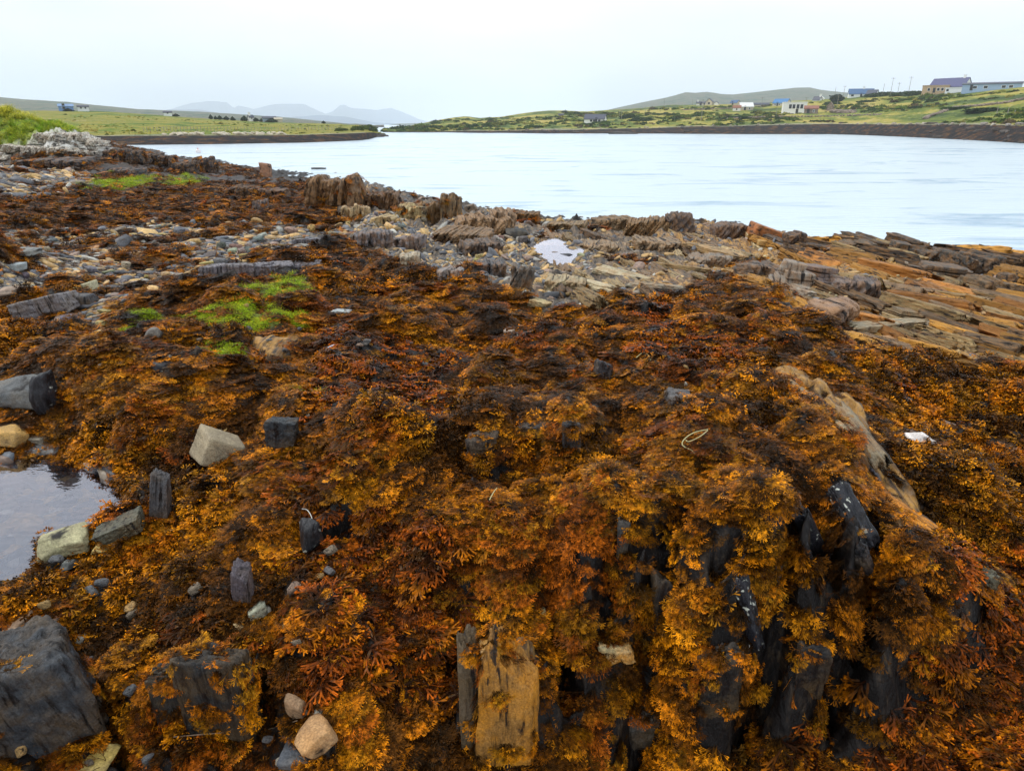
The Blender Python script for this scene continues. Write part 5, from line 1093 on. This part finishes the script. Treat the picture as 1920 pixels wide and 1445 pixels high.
def tree(u, vt, vb, w, lab, dist, col, hf=HR, cone=False, group=None):
    p = ground_at(u, vb, None, hf); d = proj(p.x, p.y, p.z)[2]; h = max(1.5, ond(u, vt, math.hypot(p.x, p.y))[2] - p.z); W = w * d / F
    r = empty('conifer_tree' if cone else 'windswept_tree', p); tag(r, lab, 'tree', group)
    MB().tube((0, 0, -.5), (0, 0, h * .6), .2, .08, 7).build('trunk', MTRUNK, r)
    v, f = leafclump(int(u), 1600, 1, .24); v = v * np.array([W / 2, W / 2, h * .46]) ; zc = h * .42
    if cone:
        k = (v[:, 2] + h * .46) / (h * .92); v[:, :2] *= (1.5 - k * 1.35).clip(.08)[:, None]
    v[:, 2] += zc
    link('crown', npmesh('crown', v, f), m_leaf('tree_leaf', col), r)
def greenery():
    tree(1568, 174, 192, 22, 'dark windswept evergreen tree beside the poles on the right hillside', 385, (.025, .04, .02))
    for u, vt, vb, w, lab in [(395,213,220,7,'small dark conifer left of the conifer row beyond the left field'),(404,216,221,6,'low round conifer beside the small dark conifer'),(412,215,222,9,'broader conifer in the row beyond the left field'),(424,216,222,10,'wide low conifer in the row beyond the left field'),(436,217,223,8,'last low conifer of the row beyond the left field'),(458,215,224,11,'tallest dark conifer left of the white cottage'),(480,219,226,10,'dark conifer right of the white cottage'),(490,221,227,7,'small conifer between the cottage and the barn'),(607,226,232,7,'lone dark conifer at the right end of the left field'),(510,220,225,20,'low dark tree clump over the blue grey barn'),(128,203,209,16,'dark trees behind the blue farm shed'),(330,212,219,12,'small tree near the faint white bungalow')]:
        tree(u, vt, vb, w, lab, 296, (.02, .035, .018), HL, True, 'trees beyond the left field')
    for u, v, w, h, d in [(1655,180,60,8,372),(1700,176,50,9,345),(1722,176,40,9,320),(1180,222,36,8,300),(1205,228,50,9,280),(1560,196,30,6,330),(1380,222,50,5,300),(1625,192,30,5,330),(1800,205,60,6,190),(1850,208,70,7,180),(1240,216,30,4,380),(690,244,36,12,222),(670,245,24,10,225),(640,246,24,8,235)]:
        p = ground_at(u, v, None, HR if u > 1000 else HL); d = p.y; W = w * d / F; H = h * d / F; vv, ff = leafclump(u, 2600, 1, .1)
        me = npmesh('scrub_bush', vv * np.array([W / 2, W / 3, H * .9]), ff); me.materials.append(m_leaf('scrub_leaf', (.04, .07, .015) if u > 1000 else (.09, .12, .02)))
        o = bpy.data.objects.new('scrub_bush', me); COL.link(o); o.location = p; o.rotation_euler = (0, 0, -math.atan2(p.x, p.y))
        tag(o, {1655:'dark bramble thicket left of the shorter skyline poles',1700:'dark bramble thicket just left of the tan extension',1722:'dark bush touching the tan extension',1180:'dark green bush right of the lone cottage',1205:'broad green bush right of the lone cottage',1560:'dark bush under the pole with a crossarm',1380:'green thicket below the cream bungalow',1625:'dark green bush below the blue slate house',1800:'dark bracken bank under the long stone wall',1850:'bracken bank with pale posts above the right shore',1240:'small dark bush on the ridge of the far shore',690:'rounded green bush at the tip of the left field',670:'green bush next to the tip of the left field',640:'pale green bush on the bank of the left field'}[u], 'bush')
    # scrub clumps over the right land, fence posts on the left field
    lf = m_leaf('heather_leaf', (.07, .1, .02)); cl = bpy.data.collections.new('scrub')
    tt = NT('scrub_tuft'); tint = tt.attr('tint', 'INSTANCER', 'Vector'); tt.fin(tint, .8, spec=.15)
    for i in range(4):
        v, f = leafclump(900 + i, 160, 1, .22, (1, 1, .5)); me = npmesh('scrub_tuft', v, f); me.materials.append(tt.m); cl.objects.link(bpy.data.objects.new('scrub_tuft', me))
    def sc(O, n, label, name, colf, size, zmin=1.2, r0=7, r1=-12):
        A = O[r0:r1].reshape(-1, 3)
        O2 = O[r0:r1]; i = rng.integers(0, O2.shape[0] - 1, n); j = rng.integers(0, O2.shape[1] - 1, n); fu = rng.random((n, 1)); fv = rng.random((n, 1))
        P = O2[i, j] * (1 - fu) * (1 - fv) + O2[i + 1, j] * fu * (1 - fv) + O2[i, j + 1] * (1 - fu) * fv + O2[i + 1, j + 1] * fu * fv
        k = fbm(P[:, 0] * .03, P[:, 1] * .012, 3., 4) + rng.normal(0, .15, n); keep = (k > .02); P = P[keep]; m = len(P)
        az = rng.uniform(0, 6.28, m)
        scatter(name, cl, P, np.stack([np.cos(az), np.sin(az), 0 * az], -1), np.tile([0, 0, 1.], (m, 1)), size * rng.lognormal(0, .45, m) * np.hypot(P[:, 0], P[:, 1]) / 250, colf(m), label, 'scrub')
    def c1(m):
        p = np.array([(.035, .06, .014), (.06, .1, .016), (.12, .17, .02), (.3, .26, .06), (.1, .07, .03), (.22, .22, .03)]); return p[rng.choice(6, m, p=[.26, .24, .2, .08, .1, .12])] * rng.uniform(.7, 1.3, (m, 1))
    sc(RO, 9000, 'low heath scrub and bracken dotted over the far right hillside', 'heath_scrub', c1, .6)
    def c2(m):
        p = np.array([(.12, .18, .02), (.25, .26, .035), (.42, .34, .09), (.06, .09, .015)]); return p[rng.choice(4, m, p=[.25, .3, .3, .15])] * rng.uniform(.7, 1.3, (m, 1))
    sc(LO, 2500, 'rough grass tussocks scattered over the left field', 'field_tussocks', c2, .28)
def walls_and_rocks():
    def stonewall(path, n, s, label, name='stone_wall', cat='stone wall', mat=MSTN, seed=5, spread=.15):
        q = np.random.default_rng(seed); g = []; seg = np.linspace(0, len(path) - 1, n)
        for k in seg:
            i = min(int(k), len(path) - 2); f = k - i; u = path[i][0] * (1 - f) + path[i + 1][0] * f; v = path[i][1] * (1 - f) + path[i + 1][1] * f; p = hit(u, v, HR if u > 700 else HL)
            if p is None: continue
            for z in range(2):
                a, b = stone_geo(int(q.integers(0, 60)), sub=2, planes=7, p=16, dims=s * q.uniform(1.2, 2.2, 3) * np.array([1.3, 1, .7])); g.append((a @ rotm(*q.uniform(-.4, .4, 3)).T + np.array(p) + np.array([q.normal(0, spread), q.normal(0, spread), z * s * .5 + .1]), b))
        if g:
            v, f = join(g); c = v.mean(0); o = link(name, npmesh(name, v - c, f), mat, loc=c); tag(o, label, cat)
    stonewall([(1920,187),(1880,195),(1840,199),(1790,203),(1765,212),(1740,220),(1735,224)], 170, .42, 'long grey dry stone wall climbing across the right hillside')
    stonewall([(1360,224),(1420,221),(1470,220),(1560,219),(1650,216)], 60, .4, 'broken low stone wall below the white flat roofed house', seed=8)
    stonewall([(1560,211),(1600,212)], 60, .8, 'short stone wall joining the rusty roofed shed and the ruined gable', seed=9)
    stonewall([(1280,207),(1330,206),(1390,203)], 40, .45, 'field wall near the skyline cottages', seed=10)
    stonewall([(330,254),(370,253.5),(450,253),(520,252.5)], 46, .32, 'line of pale stones along the edge of the left field', 'stone_line', 'stones', MC, 11, .9)
    q = np.random.default_rng(77)
    for i in range(58):
        u = q.uniform(880, 1930); vb = float(interp(RT, u, 3)); p = hit(u, vb + q.uniform(-1.5, .5), HR)
        if p is None: continue
        d = p.y; s = q.uniform(.3, 1.1) * (.8 if u < 1300 else 1); col = [(.4, .34, .28), (.3, .27, .25), (.45, .4, .34)][i % 3]
        put('shore_boulder', STP[i % 12], (p.x, p.y, p.z + s * .15), (0, 0, q.uniform(0, 6)), (s * 1.3, s, s * .7), col, 'pale boulder on the grassy rim of the far right shore', 'boulder', 'pale boulders along the far shore rim')
    for i in range(46):
        u = q.uniform(880, 1930); vs = HOR + CAMZ * F2 / float(interp(RT, u, 1)); x, y = onz(u, vs + q.uniform(-2.5, .2), 0); s = q.uniform(.5, 1.3)
        z = max(HR(x, y), -.3); put('tidal_rock', STP[i % 12], (x, y, z + .05), (0, 0, q.uniform(0, 6)), (s * 2.2, s, s * .6), (.05, .035, .03), 'dark weed covered rock at the water edge of the far right shore', 'rock', 'dark tidal rocks of the far right shore')
    for u, v, w, h, lab in [(1168,251.5,52,5,'long dark reef standing off the far shore'),(700,257,40,5,'dark rocks trailing off the left point'),(716,256,24,3,'last low dark rock off the left point'),(597,317,26,1.6,'thin strip of dark weed afloat on the water right of the standing block')]:
        x, y = onz(u, v, 0); d = math.hypot(x, y); put('reef_rock', STP[int(u) % 12], (x, y, .05), (0, 0, 0), (w * d / F, w * d / F * .4, h * d / F * 1.6), (.04, .03, .028), lab, 'reef')
    # fence on the left field
    r = empty('field_fence', (0, 0, 0)); tag(r, 'post and wire fence along the top of the bank on the left shore', 'fence'); pp = []
    for k in range(60):
        u = 270 + k * 6.3; p = hit(u, 247.5 - (u - 270) * .012, HL)
        if p is None: continue
        MB().tube((p.x, p.y, p.z - .3), (p.x, p.y, p.z + .85), .05, .04, 6).build('post', MWOOD, r); pp.append(p)
    m = MB()
    for a, b in zip(pp, pp[1:]):
        for z in (.4, .8): m.tube((a.x, a.y, a.z + z), (b.x, b.y, b.z + z), .005, .005, 4)
    m.build('wire', MDK, r)
def strands_loose():
    def cord(name, pxs, rad, mat, label, lift=.012, cat='strand'):
        P = []
        for u, v in pxs:
            p = hit(u, v)
            if p: P.append(p + Vector((0, 0, lift + .03)))
        Q = [P[0]]
        for i in range(len(P) - 1):
            a, b = P[max(i - 1, 0)], P[min(i + 2, len(P) - 1)]
            for k in (.25, .5, .75, 1.):
                k2, k3 = k * k, k * k * k; Q.append(.5 * (2 * P[i] + (P[i + 1] - a) * k + (2 * a - 5 * P[i] + 4 * P[i + 1] - b) * k2 + (3 * P[i] - a - 3 * P[i + 1] + b) * k3))
        m = MB()
        for a, b in zip(Q, Q[1:]):
            if (b - a).length > 1e-5: m.tube(a, b, rad, rad, 6)
        tag(m.build(name, mat), label, cat)
    ms = plain('dry_stem', (.5, .45, .22), .6, .2); mw = plain('white_cord', (.55, .55, .5), .6, .1)
    cord('dry_stem', [(1325,822),(1300,828),(1282,840),(1278,852),(1296,862),(1300,868)], .0022, ms, 'pale looped dry stem lying on top of the front ridge')
    cord('dry_stem', [(1325,824),(1310,836),(1290,845),(1284,842)], .0018, ms, 'second pale dry stem crossing the looped one on the front ridge')
    cord('rope_loop', [(1402,1178),(1412,1165),(1420,1166),(1420,1190),(1413,1208),(1403,1215),(1402,1232)], .0022, mw, 'loop of white cord hanging under the tall black tooth', cat='cord')
    cord('dry_stem', [(568,970),(578,972),(586,985),(588,1000)], .002, mw, 'white curled strand draped over the black rounded rock')
    cord('dry_stem', [(918,955),(926,940),(932,932)], .0018, ms, 'short straw coloured stem left of centre on the front ridge')
    cord('dry_stem', [(1100,938),(1108,922),(1112,920)], .0016, ms, 'short bent straw stem on the crest of the front ridge')
    cord('dry_stem', [(1192,682),(1206,672),(1216,680),(1221,692)], .0026, ms, 'curved pale stem arching over a dark gap in the middle wrack')
    cord('dry_stem', [(330,1400),(420,1392),(500,1386),(560,1370)], .0016, plain('brown_stem', (.2, .13, .08), .6), 'thin brown stem along the bottom puddle')
    cord('dry_stem', [(1149,1125),(1152,1105),(1147,1085)], .0016, mw, 'thin pale stem in the dark cleft of the front ridge')
def haze():
    m = bpy.data.materials.new('haze'); m.use_nodes = True; nt = m.node_tree; nt.nodes.clear(); o = nt.nodes.new('ShaderNodeOutputMaterial'); v = nt.nodes.new('ShaderNodeVolumePrincipled')
    v.inputs['Color'].default_value = (.90, .955, 1, 1); v.inputs['Density'].default_value = HAZE; v.inputs['Anisotropy'].default_value = 0.1; nt.links.new(v.outputs[0], o.inputs['Volume'])
    h = MB().box((0, 4500, 195), (15000, 13000, 400)).build('haze', m); tag(h, kind='stuff')
HAZE = .00020
near_rocks(); outcrops(); white_rocks(); stones(); weed(); drape_weed(); greens()
houses(); buoy(); poles(); greenery(); walls_and_rocks(); strands_loose(); haze()
